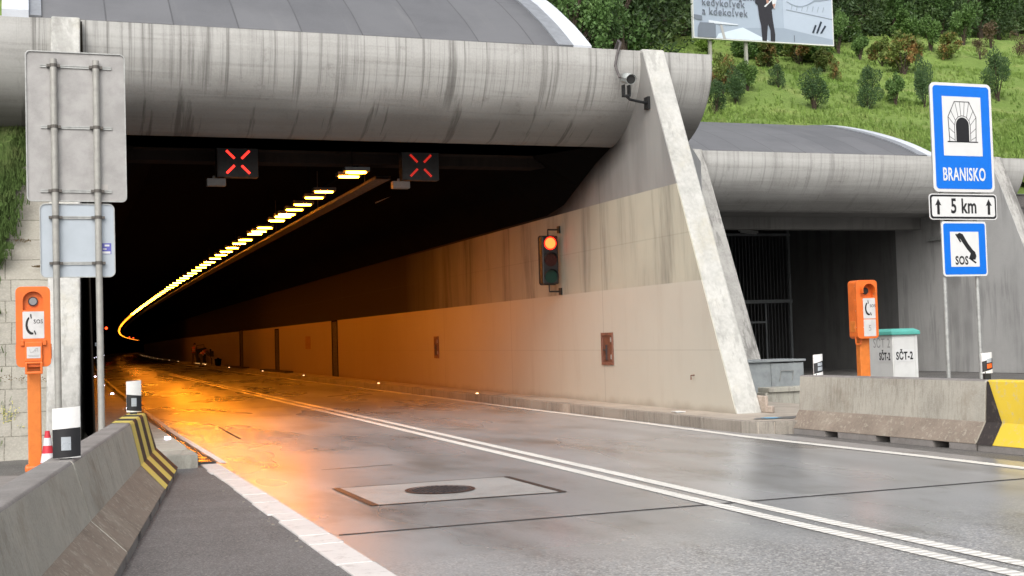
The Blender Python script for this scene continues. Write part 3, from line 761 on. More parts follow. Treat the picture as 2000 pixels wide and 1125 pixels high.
# barred gate
gx0, gx1, gy = 18.75, 29.34, 46.0
gate = empty('barred_gate', (gx0, gy, 0)); tag(gate, 'tall dark steel barred gate closing off the farther tunnel', 'gate')
f = MB()
for x in (gx0+.05, 22.4, 25.2, gx1-.1): f.box(x-.05, x+.05, gy-.05, gy+.05, 0, 5.9)
f.box(gx0, gx1, gy-.04, gy+.04, 2.72, 2.86); f.box(gx0, gx1, gy-.04, gy+.04, 5.5, 5.6); f.box(gx0, gx1, gy-.04, gy+.04, .05, .15)
build('frame', f, plain('gate_frame_steel', (.22, .24, .25), .5, .3), gate, True)
f = MB(); x = gx0+.15; nb = 0
while x < gx1-.12: f.box(x-.018, x+.018, gy-.018, gy+.018, .1, 5.55); x += .16
build('bars', f, MAT['steelgate'], gate, True)
f = MB().box(26.0, 26.07, gy-.07, gy-.02, .15, 2.7).box(28.0, 28.07, gy-.07, gy-.02, .15, 2.7).box(26.07, 28.0, gy-.07, gy-.02, 1.9, 1.98)
build('door_frame', f, plain('gate_door_steel', (.22, .24, .25), .5, .3), gate, True)
tl0 = None
for i, (x, y) in enumerate(((22.5, 41.5), (25.0, 42.0))):
    o = build('tube_light', MB().box(-.75, .75, -.06, .06, 5.3, 5.38).tube([(-.7, 0, 5.27), (.7, 0, 5.27)], .02, 8).box(-.02, .02, -.02, .02, 5.38, 5.9), MAT['galv'])
    o.location = (x, y, 0); o.rotation_euler = (0, 0, .6)
    tag(o, ['unlit batten light under the far tunnel ceiling, closer to the fin', 'unlit batten light under the far tunnel ceiling, further right'][i], 'light fitting', 'unlit batten lights')
ob = build('wall_lamp', MB().box(29.18, 29.34, 35.4, 37.0, 4.55, 4.68).box(29.3, 29.35, 35.6, 35.7, 4.5, 4.75), MAT['galv']); tag(ob, 'long grey batten fitting high on the far tunnel side wall', 'light fitting')

# ------------------------------------------------------------------ left bank: slabs, grass, plant
bk = MB(); uvs = []
for i in range(14):
    for k in range(20):
        x = -6+6.3*i/13; z = 5.9*k/19; bk.v.append((x, 20.6+z*.66+.02*math.sin(k*2.2+i), z-.02)); uvs.append((z*1.2, x*1.0+.13))
for i in range(13):
    for k in range(19): q = i*20+k; bk.f.append((q, q+20, q+21, q+1)); bk.m.append(0)
def bank_uv(): pass
MAT['bank'] = brickmat('bank_slabs', (.36, .345, .30), (.32, .305, .27), (.12, .11, .085), .75, .42, .008, stain=(.27, .25, .19), bs=.4, offset=.12)
uvs = [(v[0]*1.0-.33, v[2]*1.2) for v in bk.v]
tag(build('slab_bank', bk, MAT['bank'], uvf=uvs, recalc=False), 'sloping bank of pale concrete slabs left of the nearer portal', 'bank')
gb = MB()
def bx_(z): return -.62+(z-2.9)*.2
for k in range(24):
    z = 3.0+3.95*k/23
    for i in range(12):
        x = bx_(z)-(.02+9*(i/11)**1.5) + .05*math.sin(k*2.3)
        gb.v.append((x, 20.6+z*.66-.05-(.28 if i else 0)-.05*math.sin(i+k), z))
for k in range(23):
    for i in range(11): q = k*12+i; gb.f.append((q, q+1, q+13, q+12)); gb.m.append(0)
build('embankment', gb, MAT['bankgrass'], recalc=False, smooth=True)['kind'] = 'structure'
# link bank top with the hill
lk = MB().add([(-60, 24.5, 6.0), (-.8, 24.5, 6.0), (-.8, 27.2, 7.1), (-60, 27.2, 7.1)], [(0, 1, 2, 3)]); build('terrain', lk, MAT['hill'])['kind'] = 'structure'
sp = []
for i in range(1500):
    z = rnd.uniform(3.1, 6.2); x = bx_(z)+.12-abs(rnd.gauss(0, .9)); sp.append((x, 20.6+z*.66-.28, z))
for i in range(120):
    z = rnd.uniform(0.2, 3); x = rnd.gauss(-.9, .3)
    if x < -.6: sp.append((x, 20.55+z*.66, z))
tufts('grass', sp, 'grass tufts overgrowing the slab bank at the left edge', .04, .14, .011, 7, MAT['bankgrass'])
st = MB()
for (x, z, s_) in ((-.27, 3.45, .1), (-.2, 2.55, .13), (-.15, 1.15, .2), (-.05, 3.0, .05), (-.5, 1.2, .2)):
    for q in range(34):
        a = rnd.uniform(0, 2*PI); r = s_*rnd.random()**.5; xx = x+r*math.cos(a)*1.3; zz = z+r*math.sin(a)*.3; h = rnd.uniform(.01, .03)
        i = len(st.v); yy = 20.55+zz*.66; st.v += [(xx-.01, yy, zz), (xx+.01, yy, zz), (xx+rnd.uniform(-.04, .04), yy-.04, zz+h)]; st.f.append((i, i+1, i+2)); st.m.append(0)
tag(build('dry_grass', st, plain('dry_straw', (.28, .2, .1), .8), recalc=False), 'withered grass clumps in the slab joints of the bank', 'grass', kind='stuff')

def leaf_cloud(n, shape, size, seed, aspect=.55, flat=.0):
    """shape(r) -> (x,y,z) sample; returns verts, faces of small bent leaves"""
    r = random.Random(seed); V, F = [], []
    for i in range(n):
        p, out = shape(r)
        s_ = size*r.uniform(.55, 1.35)
        d_ = Vector((r.gauss(0, 1), r.gauss(0, 1), r.gauss(0, .7)+flat))+out*1.2
        if d_.length < 1e-3: continue
        d_.normalize(); sd_ = d_.cross(Vector((r.gauss(0, 1), r.gauss(0, 1), r.gauss(0, 1)))).normalized()*s_*aspect*.5
        p = Vector(p); i0 = len(V)
        V += [tuple(p), tuple(p+d_*s_*.5+sd_), tuple(p+d_*s_), tuple(p+d_*s_*.5-sd_)]; F.append((i0, i0+1, i0+2, i0+3))
    return V, F
def cluster_shape(cl):
    tot = [c[3]**2 for c in cl]
    def f(r):
        c = r.choices(cl, tot)[0]
        while True:
            q = Vector((r.uniform(-1, 1), r.uniform(-1, 1), r.uniform(-1, 1)))
            if q.length < 1: break
        q = q*(q.length**-.35 if q.length > .05 else 1)
        return (c[0]+q.x*c[3], c[1]+q.y*c[3], c[2]+q.z*c[3]*c[4]), q
    return f
def bush_meshes(seed, style):
    r = random.Random(seed); cl = []; stems = MB()
    n = {'dark': 11, 'mid': 13, 'bright': 12, 'rust': 12, 'brown': 8}[style]
    for i in range(n):
        z = r.uniform(.22, .93); wr = .36*math.sin(PI*min(.95, max(.08, z)))**.7
        a = r.uniform(0, 2*PI); rr = wr*r.random()**.6
        c = (rr*math.cos(a), rr*math.sin(a), z, r.uniform(.11, .2)*(1.15-z*.45), r.uniform(.8, 1.5)); cl.append(c)
        stems.tube([(r.uniform(-.03, .03), r.uniform(-.03, .03), -.03), (c[0]*.45, c[1]*.45, z*.5), (c[0], c[1], z)], [.014, .008, .003], 5)
    nl = {'dark': 4200, 'mid': 3800, 'bright': 3600, 'rust': 3000, 'brown': 1300}[style]
    V, F = leaf_cloud(nl, cluster_shape(cl), {'dark': .055, 'brown': .05}.get(style, .066), seed, .3 if style == 'dark' else .6, .4)
    mb = MB(); mb.v = V; mb.f = F; mb.m = [0]*len(F)
    return mb, stems
BP = {}
for style in ('dark', 'mid', 'bright', 'rust', 'brown'):
    for k in range(3): BP[style, k] = bush_meshes(hash((len(style), k*17+3)) % 9999, style)
BM = {}
def bush(px, py, hp, wp, style, label, Yf=None):
    # size and place from the hillside: the ray through the base meets the slope
    v = r2*(px-1000) + u2*(-(py-562.5)) + fw*2502.8
    t = 38.4/v.y
    for _ in range(400):
        P = Vector((0, 0, 1.6))+v*t
        if P.z <= hz(P.x, P.y): break
        t += .15/v.y*1
        t *= 1.004
    P = Vector((0, 0, 1.6))+v*t; dist = P.length
    h = hp*1.1*dist/2560; wd = wp*1.05*dist/2560
    k = rnd.randrange(3)
    if (style, k) not in BM:
        mb, stm = BP[style, k]; root = empty('bush', (0, 0, 0)); 
        c = build('foliage', mb, LEAF[style], root, recalc=False); s_ = build('stem', stm, MAT['bark'], root); BM[style, k] = root; o = root
    else: o = copy_tree(BM[style, k])
    o.location = (P.x, P.y, hz(P.x, P.y)-.03); o.rotation_euler = (0, 0, rnd.uniform(0, 6.28)); o.scale = (wd/.85, wd/.85, h)
    tag(o, label, 'bush', 'young bushes on the grassy hillside')
for b_ in [
 (1440, 208, 75, 60, 'dark', 'dark bush on the hill nearest right of the long hood end'),
 (1590, 214, 78, 62, 'dark', 'dark forked bush low on the slope above the farther roof, left of three'),
 (1695, 214, 80, 56, 'dark', 'dark upright bush low on the slope, middle one above the farther roof'),
 (1750, 206, 55, 38, 'mid', 'thin mid green bush between two dark bushes above the farther roof'),
 (1806, 210, 98, 46, 'dark', 'tall narrow dark bush partly hidden by the left edge of the tunnel sign'),
 (1950, 196, 90, 56, 'dark', 'dense dark bush standing right of the tunnel sign'),
 (1398, 222, 66, 52, 'dark', 'dark bush touching the rounded end of the long hood'),
 (1412, 185, 80, 55, 'rust', 'rust tinged bush rising behind the rounded hood end'),
 (1460, 178, 50, 44, 'mid', 'mid green bush just above the dark bush by the hood end'),
 (1521, 172, 44, 38, 'dark', 'small dark round bush below the billboard middle'),
 (1606, 104, 52, 50, 'mid', 'small green bush overlapping the lower right of the billboard'),
 (1638, 108, 76, 40, 'mid', 'mid green bush beside the right edge of the billboard'),
 (1500, 132, 54, 46, 'rust', 'rusty green bush under the billboard, left of the middle'),
 (1530, 112, 40, 50, 'mid', 'green bush close under the middle of the billboard'),
 (1562, 126, 52, 62, 'rust', 'wide rusty bush below the right half of the billboard'),
 (1608, 142, 46, 42, 'rust', 'orange tinged bush below the right corner of the billboard'),
 (1765, 148, 78, 66, 'rust', 'largest rusty orange bush in the middle of the slope'),
 (1724, 128, 48, 46, 'rust', 'rusty bush left of the largest orange one'),
 (1852, 120, 50, 46, 'rust', 'orange yellow bush straight above the tunnel sign'),
 (1818, 102, 58, 46, 'mid', 'green bush left above the tunnel sign near the trees'),
 (1765, 78, 50, 54, 'mid', 'bushy green shrub below the bright young tree'),
 (1882, 88, 64, 46, 'mid', 'green bush right above the tunnel sign near the trees'),
 (1700, 62, 74, 70, 'bright', 'bright yellow green young tree right of the billboard'),
 (1936, 96, 50, 48, 'brown', 'withered reddish brown bush up the slope'),
 (1990, 112, 44, 36, 'brown', 'withered grey brown bush at the right edge'),
 (1915, 116, 36, 36, 'brown', 'low grey twiggy bush left of the withered reddish one'),
 (1632, 160, 38, 24, 'rust', 'thin rusty sapling in the open grass below the billboard corner'),
 (1680, 118, 42, 34, 'mid', 'small green bush left of the rusty pair mid slope'),
 (1452, 98, 34, 56, 'bright', 'bright green bush beside the billboard post'),
 (1456, 118, 50, 54, 'mid', 'green bush hiding the foot of the middle billboard post'),
 (1594, 126, 62, 58, 'mid', 'green bush hiding the foot of the right billboard post'),
 (1380, 104, 30, 40, 'bright', 'bright green bush at the billboard post foot over the hood edge'),
 (1480, 110, 36, 44, 'mid', 'mid green bush under the left half of the billboard'),
 (1660, 80, 42, 42, 'mid', 'green bush between the billboard edge and the bright young tree'),
 (1838, 76, 66, 62, 'dark', 'large dark green bush before the wood, above the tunnel sign'),
 (1905, 60, 56, 60, 'mid', 'large green bush before the wood near the right'),
 (1955, 56, 60, 60, 'mid', 'large green bush before the wood, second from the right edge'),
 (1995, 66, 70, 56, 'mid', 'large green bush before the wood at the right edge'),
 (1790, 58, 44, 50, 'dark', 'dark bush in front of the wood, right of the bright young tree')]:
    bush(*b_)
# small shrub on the far left beyond the bank, weed at the bank foot
wd = empty('weed', (-.5, 21.0, -.02)); tag(wd, 'leafy green weed growing at the foot of the slab bank', 'plant')
V, F = leaf_cloud(420, lambda r: ((r.gauss(0, .11), r.gauss(0, .05), abs(r.gauss(.1, .09))), Vector((r.gauss(0, .6), 0, .5))), .075, 5, .45, .3)
m_ = MB(); m_.v = V; m_.f = F; m_.m = [0]*len(F); build('leaves', m_, LEAF['mid'], wd, recalc=False)
stt = MB(); fl = MB()
for i in range(13):
    a = rnd.gauss(0, .13); b2 = rnd.gauss(0, .05); h = rnd.uniform(.35, .95)
    stt.tube([(0, 0, 0), (a*.5, b2*.5, h*.5), (a*1.3, b2, h)], [.005, .004, .002], 4)
    for q in range(16):
        z = rnd.uniform(.55, 1)*h; x = a*1.3*z/h+rnd.gauss(0, .025); fl.box(x-.006, x+.006, b2*z/h-.006, b2*z/h+.006, z, z+.012)
build('stem', stt, LEAF['mid'], wd); build('flower_heads', fl, plain('pale_yellow_petals', (.6, .55, .2), .7), wd)

# ------------------------------------------------------------------ wood behind
def tree_proto(seed, conifer):
    r = random.Random(seed); root = empty('tree', (0, 0, 0)); tr = MB(); H = 1.
    bend = [(0, 0, 0)]
    for i in range(1, 6): bend.append((bend[-1][0]+r.gauss(0, .008), bend[-1][1]+r.gauss(0, .008), i*.19))
    tr.tube(bend, [.022, .018, .014, .01, .007, .003], 7)
    cl = []
    if conifer:
        for i in range(34):
            z = .1+.88*i/33; R = .24*(1-z)**.8+.02
            for k in range(4):
                a = r.uniform(0, 2*PI); rr = R*r.uniform(.35, 1)
                cl.append((rr*math.cos(a), rr*math.sin(a), z-rr*.25, .045+.04*(1-z), .6))
                if k == 0: tr.tube([(0, 0, z), (rr*math.cos(a), rr*math.sin(a), z-rr*.2)], [.005, .002], 4)
    else:
        for i in range(30):
            z = r.uniform(.2, .95); R = .26*math.sin(PI*min(.93, max(.1, (z-.08)/.95)))**.6
            a = r.uniform(0, 2*PI); rr = R*r.random()**.5
            cl.append((rr*math.cos(a), rr*math.sin(a), z, r.uniform(.05, .1), r.uniform(.7, 1.1)))
            tr.tube([(0, 0, z*.55), (rr*.5*math.cos(a), rr*.5*math.sin(a), z*.82), (rr*math.cos(a), rr*math.sin(a), z)], [.008, .005, .002], 4)
    V, F = leaf_cloud(9000, cluster_shape(cl), .021 if conifer else .026, seed, .35 if conifer else .6, .1)
    m_ = MB(); m_.v = V; m_.f = F; m_.m = [0]*len(F)
    build('crown', m_, LEAF['conifer' if conifer else 'tree'], root, recalc=False); build('trunk', tr, MAT['bark'], root)
    return root
TP = [tree_proto(11, False), tree_proto(12, False), tree_proto(23, True), tree_proto(34, True)]
used = [0]*4
# front row (x_px direction, distance Y, height)
TR = [(1085, 47, 7.5, 0), (1122, 45, 6.8, 1), (1160, 46, 7.2, 0), (1195, 56, 14, 2), (1215, 53, 12, 0), (1262, 72, 15, 3), (1298, 75, 15, 2), (1335, 76, 15, 2), (1368, 77, 16, 3), (1402, 78, 16, 3),
      (1440, 72, 15, 2), (1480, 72, 15, 3), (1520, 73, 15, 2), (1560, 74, 15, 3), (1605, 76, 15, 2), (1640, 77, 14, 3), (1675, 79, 13, 2), (1712, 82, 15, 3), (1745, 80, 12, 1), (1778, 84, 15, 2),
      (1810, 83, 12, 0), (1845, 84, 13, 3), (1880, 86, 12, 1), (1915, 88, 14, 2), (1950, 88, 13, 0), (1985, 90, 13, 3), (2020, 90, 13, 2)]
nxt = ['at the roof trim', 'behind the cable hook', 'above the fin top', 'near the hood end']
for i, (px, yd, h, k) in enumerate(TR+[(q, 0, 0, 0) for q in []]):
    v = r2*(px-1000)+u2*500+fw*2502.8; x = v.x/v.y*yd
    o = TP[k] if not used[k] else copy_tree(TP[k]); used[k] += 1
    o.location = (x, yd, hz(x, yd)-.1); yd += 9 if px > 1630 else (4 if px > 1380 else 0); x = v.x/v.y*yd; o.location = (x, yd, hz(x, yd)-.1); s_ = h*rnd.uniform(.92, 1.08); o.scale = (s_*(.95 if k > 1 else .72),)*2+(s_,); o.rotation_euler = (0, 0, rnd.uniform(0, 6))
    kind = 'dark conifer' if k > 1 else 'leafy green tree'
    where = ('beyond the white roof trim' if px < 1180 else 'above the long hood' if px < 1345 else 'behind the billboard' if px < 1640 else 'in the wood right of the billboard' if px < 1800 else 'in the wood above the tunnel sign' if px < 1935 else 'in the wood at the right edge')
    names = ['first', 'second', 'third', 'fourth', 'fifth', 'sixth', 'seventh', 'eighth']
    cnt = sum(1 for q in TR[:i] if (('beyond the white roof trim' if q[0] < 1180 else 'above the long hood' if q[0] < 1345 else 'behind the billboard' if q[0] < 1640 else 'in the wood right of the billboard' if q[0] < 1800 else 'in the wood above the tunnel sign' if q[0] < 1935 else 'in the wood at the right edge') == where) and (q[3] > 1) == (k > 1))
    tag(o, f'{names[cnt]} {kind} from the left {where}', 'tree', 'trees along the edge of the wood')
# deeper wood as one mass
V = []; F = []
proto = {k: [c for c in TP[k].children if c.name.startswith('crown')][0].data for k in (2, 3)}
pv = {}
for k, me in proto.items():
    a = np.empty(len(me.vertices)*3, np.float32); me.vertices.foreach_get('co', a); pv[k] = a.reshape(-1, 4, 3)[::2]
vv = []
for i in range(62):
    t = i/61; px = 1060+1000*(i % 31)/30+rnd.uniform(-14, 14); row = i//31; yd = (60+34*(px-1060)/1000)+(22 if px > 1630 else 14)+row*9+rnd.uniform(-2, 2)
    v = r2*(px-1000)+u2*500+fw*2502.8; x = v.x/v.y*yd; h = rnd.uniform(13, 18); a = rnd.uniform(0, 6.28)
    q = pv[2+i % 2]; ca, sa = math.cos(a), math.sin(a)
    R = np.array([[ca, -sa, 0], [sa, ca, 0], [0, 0, 1]], np.float32)
    ctr = q.mean(1, keepdims=True); qq = (q-ctr)*1.5+ctr
    vv.append((qq @ R.T)*np.array([h*1.2, h*1.2, h], np.float32)+np.array([x, yd, hz(x, yd)-1.], np.float32))
A = np.concatenate(vv); nq = len(A)
me = bpy.data.meshes.new('wood'); me.vertices.add(nq*4); me.vertices.foreach_set('co', A.reshape(-1))
me.loops.add(nq*4); me.loops.foreach_set('vertex_index', np.arange(nq*4, dtype=np.int32)); me.polygons.add(nq)
me.polygons.foreach_set('loop_start', np.arange(0, nq*4, 4, dtype=np.int32)); me.update(calc_edges=True); me.validate()
me.materials.append(LEAF['conifer']); o = bpy.data.objects.new('wood', me); COL.objects.link(o); tag(o, 'dense dark wood covering the hilltop behind the first trees', 'wood', kind='stuff')

# ================================================================== OBJECTS
# ---- concrete barriers
def barrier(name, label, profile_r, L, slots, loc, rz, mats, paint_from=None, cat='concrete barrier', group='concrete barriers along the road'):
    """runs along local +Y from 0 to L, road face on local side of profile_r (list of (x,z) from top to foot)"""
    root = empty(name, loc, rz); tag(root, label, cat, group)
    return root
def profile_body(P, y0, y1, skew=None):
    """P: closed outline (x,z), returns MB with rings; skew(x,z)->dy at far end"""
    b = MB(); n = len(P); NS = 2
    for y, s_ in ((y0, 0), (y1, 1)):
        b.v += [(x, y, z) for x, z in P]
    b.f.append(tuple(range(n))); b.f.append(tuple(range(n, 2*n))[::-1])
    for i in range(n): b.f.append((i, n+i, n+(i+1) % n, (i+1) % n))
    b.m += [0]*len(b.f); return b
# left barrier: road side is +x
H = .78
PL = [(-.10, H), (.10, H), (.115, H-.02), (.235, .33), (.50, .075), (-.42, .075), (-.22, .33), (-.115, H-.02)]
def left_seg(y0, y1, label, first):
    # world line of the crest's right edge: X = -.20+.15*(Y-7.5); local origin at crest centre
    ang = math.atan(.15); Yc = y0; Xc = -.20+.15*(Yc-7.5)-.1
    root = empty('concrete_barrier', (Xc, Yc, 0), -ang); tag(root, label, 'concrete barrier', 'concrete barriers along the road')
    L = (y1-y0)/math.cos(ang)-.02
    # faces by band: top / upper / lower
    b = profile_body(PL, 0, L)
    mi = []
    for f_ in b.f:
        zs_ = [b.v[q][2] for q in f_]; xs2 = [b.v[q][0] for q in f_]
        if len(f_) > 4: mi.append(0)
        elif min(zs_) > H-.03: mi.append(1)
        elif max(zs_) < .34 and min(zs_) < .3: mi.append(2)
        else: mi.append(0)
    b.m = mi
    build('body', b, [MAT['barrier'], MAT['barrier_top'], MAT['barrier_low']], root, bevel=.012)
    ft_ = MB(); y = 0
    while y < L-.2:
        e = min(L, y+.95); ft_.box(-.41, .49, y+.01, e, -.01, .074); y = e+.28
    build('foot', ft_, MAT['barrier_top'], root)
    return root, L
ls1, _ = left_seg(4.2, 10.15, 'near grey concrete barrier running out of the bottom left corner', True)
ls2, L2 = left_seg(10.17, 17.0, 'grey concrete barrier ending in yellow and black stripes by the road', False)
# chevron paint: thin skins hugging the profile at the far end
def skin(P, y0, y1, off, shift0=0, shift1=0):
    """strip over the top and road face; P polyline (x,z) with outward offset; slanted along the profile"""
    b = MB(); n = len(P); arc = [0]
    for i in range(1, n): arc.append(arc[-1]+math.hypot(P[i][0]-P[i-1][0], P[i][1]-P[i-1][1]))
    nr = []
    for i in range(n):
        a = P[max(0, i-1)]; c = P[min(n-1, i+1)]; t = Vector((c[0]-a[0], c[1]-a[1])).normalized(); nr.append((-t.y, t.x))
    for i in range(n):
        sh = shift0+(shift1-shift0)*arc[i]/arc[-1]
        x, z = P[i][0]-(-1)*nr[i][0]*off, P[i][1]+nr[i][1]*off
        b.v += [(x, y0+sh, z), (x, y1+sh, z)]
    for i in range(n-1): b.f.append((2*i, 2*i+1, 2*i+3, 2*i+2)); b.m.append(0)
    return b
PR = [(-.235+.015, .33), (-.118, H-.02), (-.10, H), (.10, H), (.115, H-.02), (.235, .33), (.50, .076)]
def arcsub(P, n=5):
    out = []
    for i in range(len(P)-1):
        for k in range(n): t = k/n; out.append((P[i][0]*(1-t)+P[i+1][0]*t, P[i][1]*(1-t)+P[i+1][1]*t))
    return out+[P[-1]]
cols = ['yellow_s', 'blackp', 'yellow_s', 'blackp', 'yellow_s']
# stripes slant forward (towards the camera) as they go down the face
for i in range(6):
    m_ = ['yellow_s', 'blackp'][i % 2]
    y0 = L2-1.62+i*.31 if i else L2-1.9
    y0 = L2-2.05+i*.42; y1 = y0+.42
    b = skin(PR, y0, y1, .004, .25, -.55)
    for j_, v in enumerate(b.v): b.v[j_] = (v[0], min(max(v[1], 0), L2+.003), v[2])
    build('paint_stripe', b, MAT[m_], ls2, recalc=False)
# right barriers, road side is -x
HR = .885
PRt = [(.10, HR), (-.10, HR), (-.115, HR-.02), (-.155, .35), (-.335, .075), (.335, .075), (.155, .35), (.115, HR-.02)]
def right_seg(ya, yb, label, painted):
    dx = .06; X = lambda y: 11.13+(17.3-y)*dx*1.0+.1
    ang = math.atan(dx)
    root = empty('concrete_barrier', (X(ya), ya, 0), PI-(-ang)); root.rotation_euler = (0, 0, PI+ang)
    tag(root, label, 'concrete barrier', 'concrete barriers along the road')
    L = (ya-yb)/math.cos(ang)-.015
    # local +Y runs towards the camera, local +x is the road side after the half turn
    P = [(-x, z) for x, z in PRt]
    b = profile_body(P, 0, L); mi = []
    for f_ in b.f:
        zs_ = [b.v[q][2] for q in f_]
        if len(f_) > 4: mi.append(0)
        elif min(zs_) > HR-.03: mi.append(1)
        elif max(zs_) < .36 and min(zs_) < .3: mi.append(2)
        else: mi.append(0)
    b.m = mi
    mats = [MAT['yellow'], MAT['yellow'], MAT['yellow']] if painted else [MAT['barrier'], MAT['barrier_top'], MAT['barrier_low']]
    build('body', b, mats, root, bevel=.012)
    f_ = MB(); y = 0
    while y < L-.2:
        e = min(L, y+.85); f_.box(-.325, .325, y+.01, e, -.01, .074); y = e+.3
    build('foot', f_, MAT['barrier_top'], root)
    if painted:
        bl = MB(); Q = arcsub([(.118, HR-.02), (.159, .35), (.339, .077)], 6)
        for x, z in Q:
            t = (HR-z)/(HR-.35); wdt = .02+.25*min(1, t)+(0 if t < 1 else .0)
            bl.v += [(x+.004, -.004, z), (x+.004, wdt, z)]
        for i in range(len(Q)-1): bl.f.append((2*i, 2*i+1, 2*i+3, 2*i+2)); bl.m.append(0)
        build('black_wedge', bl, MAT['blackp'], root, recalc=False)
    return root
right_seg(17.3, 13.36, 'plain grey concrete barrier on the right in front of the cabinet', False)
right_seg(13.34, 9.4, 'yellow painted concrete barrier with a black wedge at the right edge', True)

# ---- marker posts
def marker(label, loc, rz, style, w_=.18, h=.4, stalk=.02):
    root = empty('marker_post', loc, rz); tag(root, label, 'marker post', 'black and white marker posts on the barriers')
    n = 8; b = MB()
    def curved(z0l, z0r, z1l, z1r, off=0, xs0=-1, xs1=1, th=.02):
        m_ = MB(); q = []
        for i in range(n+1):
            u = xs0+(xs1-xs0)*i/n; x = u*w_/2; y = -.028*(1-u*u)-off
            t = (u+1)/2; q.append((x, y, z0l+(z0r-z0l)*t, z1l+(z1r-z1l)*t))
        for x, y, a, c in q: m_.v += [(x, y, a), (x, y, c), (x, y+th, c), (x, y+th, a)]
        for i in range(n):
            k = 4*i
            for s_ in range(4): m_.f.append((k+s_, k+(s_+1) % 4, k+4+(s_+1) % 4, k+4+s_)); m_.m.append(0)
        m_.f += [(0, 1, 2, 3), (4*n+3, 4*n+2, 4*n+1, 4*n)]; m_.m += [0, 0]; return m_
    s0 = stalk
    build('panel', curved(s0, s0, s0+h-.012, s0+h, th=.025), MAT['mwhite'], root, smooth=True)
    za = s0+h*(.06 if style != 'near' else 0.0); zb = s0+h*.56
    sk = .045 if style != 'near' else .012
    if style == 'mid': sk = -.02
    if style == 'right': sk = .04
    build('black_band', curved(za, za+sk*.9, zb-sk*.0, zb+sk, .003, th=.002), MAT['mblack'], root, smooth=True)
    if style in ('near', 'mid'):
        z0 = za+h*.14+sk*.4; build('reflector', curved(z0, z0, z0+h*.26, z0+h*.26, .007, -.38, .32, .003), MAT['refl'], root, smooth=True)
    else:
        z0 = za+.035; build('reflector', curved(z0-.0, z0+.022, z0+.06, z0+.08, .007, -.3, .75, .003), MAT['reflo' if style == 'righto' else 'refl'], root, smooth=True)
        build('reflector', curved(z0+.075, z0+.095, z0+.125, z0+.145, .007, -.3, .75, .003), MAT['refl'], root, smooth=True)
    build('bracket', MB().box(-.05, .035, -.02, .03, -.01, s0+.02).box(-.02, .01, .0, .02, s0, s0+h*.5), MAT['rubber'], root)
    return root
a_ = math.atan(.15)
marker('black and white marker post on the near left barrier, largest in view', (.17, 10.3, H), -.05, 'near', .2, .385, .012)
marker('black and white marker post on the striped barrier end', (1.08, 16.75, H), .02, 'mid', .18, .395, .03)
marker('marker post with two white reflectors on the grey barrier left end', (11.3, 17.05, HR), -.15, 'right', .15, .325, .0)
marker('marker post with an orange reflector beside the yellow barrier', (11.46, 13.45, HR), -.12, 'righto', .15, .27, .08)

# ---- SOS phones
def handset(cx, cz, s_, y, mb, M=None, flip=1, rot=0):
    """telephone receiver: curved thick body with two end caps"""
    out, inn = [], []
    for i in range(13):
        a = math.radians(118+i*(282-118)/12)   # left-facing arc
        th = .12+.13*math.sin(PI*i/12)**.8
        out.append((math.cos(a)*(1+th*.6), math.sin(a)*(1+th*.6))); inn.append((math.cos(a)*(1-th), math.sin(a)*(1-th)))
    def tr(p):
        x, z = p[0]*s_*.62*flip, p[1]*s_; c, sn = math.cos(rot), math.sin(rot); return (cx+x*c-z*sn, cz+x*sn+z*c)
    poly = [tr(p) for p in out]+[tr(p) for p in inn[::-1]]
    mb.prism_y(poly, y, y+.003, M=M)
    for a0 in (100, 300):
        a = math.radians(a0); c = Vector((math.cos(a)*1.0, math.sin(a)*1.0)); t = Vector((-math.sin(a), math.cos(a))); n_ = Vector((math.cos(a), math.sin(a)))
        q = [c+t*.1+n_*.28, c-t*.1+n_*.28, c-t*.1-n_*.25, c+t*.1-n_*.25]
        mb.prism_y([tr((p.x, p.y)) for p in q], y, y+.003, M=M)
def rrect(x0, x1, z0, z1, r, n=5):
    P = []
    for cx, cz, a0 in ((x1-r, z1-r, 0), (x0+r, z1-r, 90), (x0+r, z0+r, 180), (x1-r, z0+r, 270)):
        for k in range(n+1):
            a = math.radians(a0+90*k/n); P.append((cx+r*math.cos(a), cz+r*math.sin(a)))
    return P
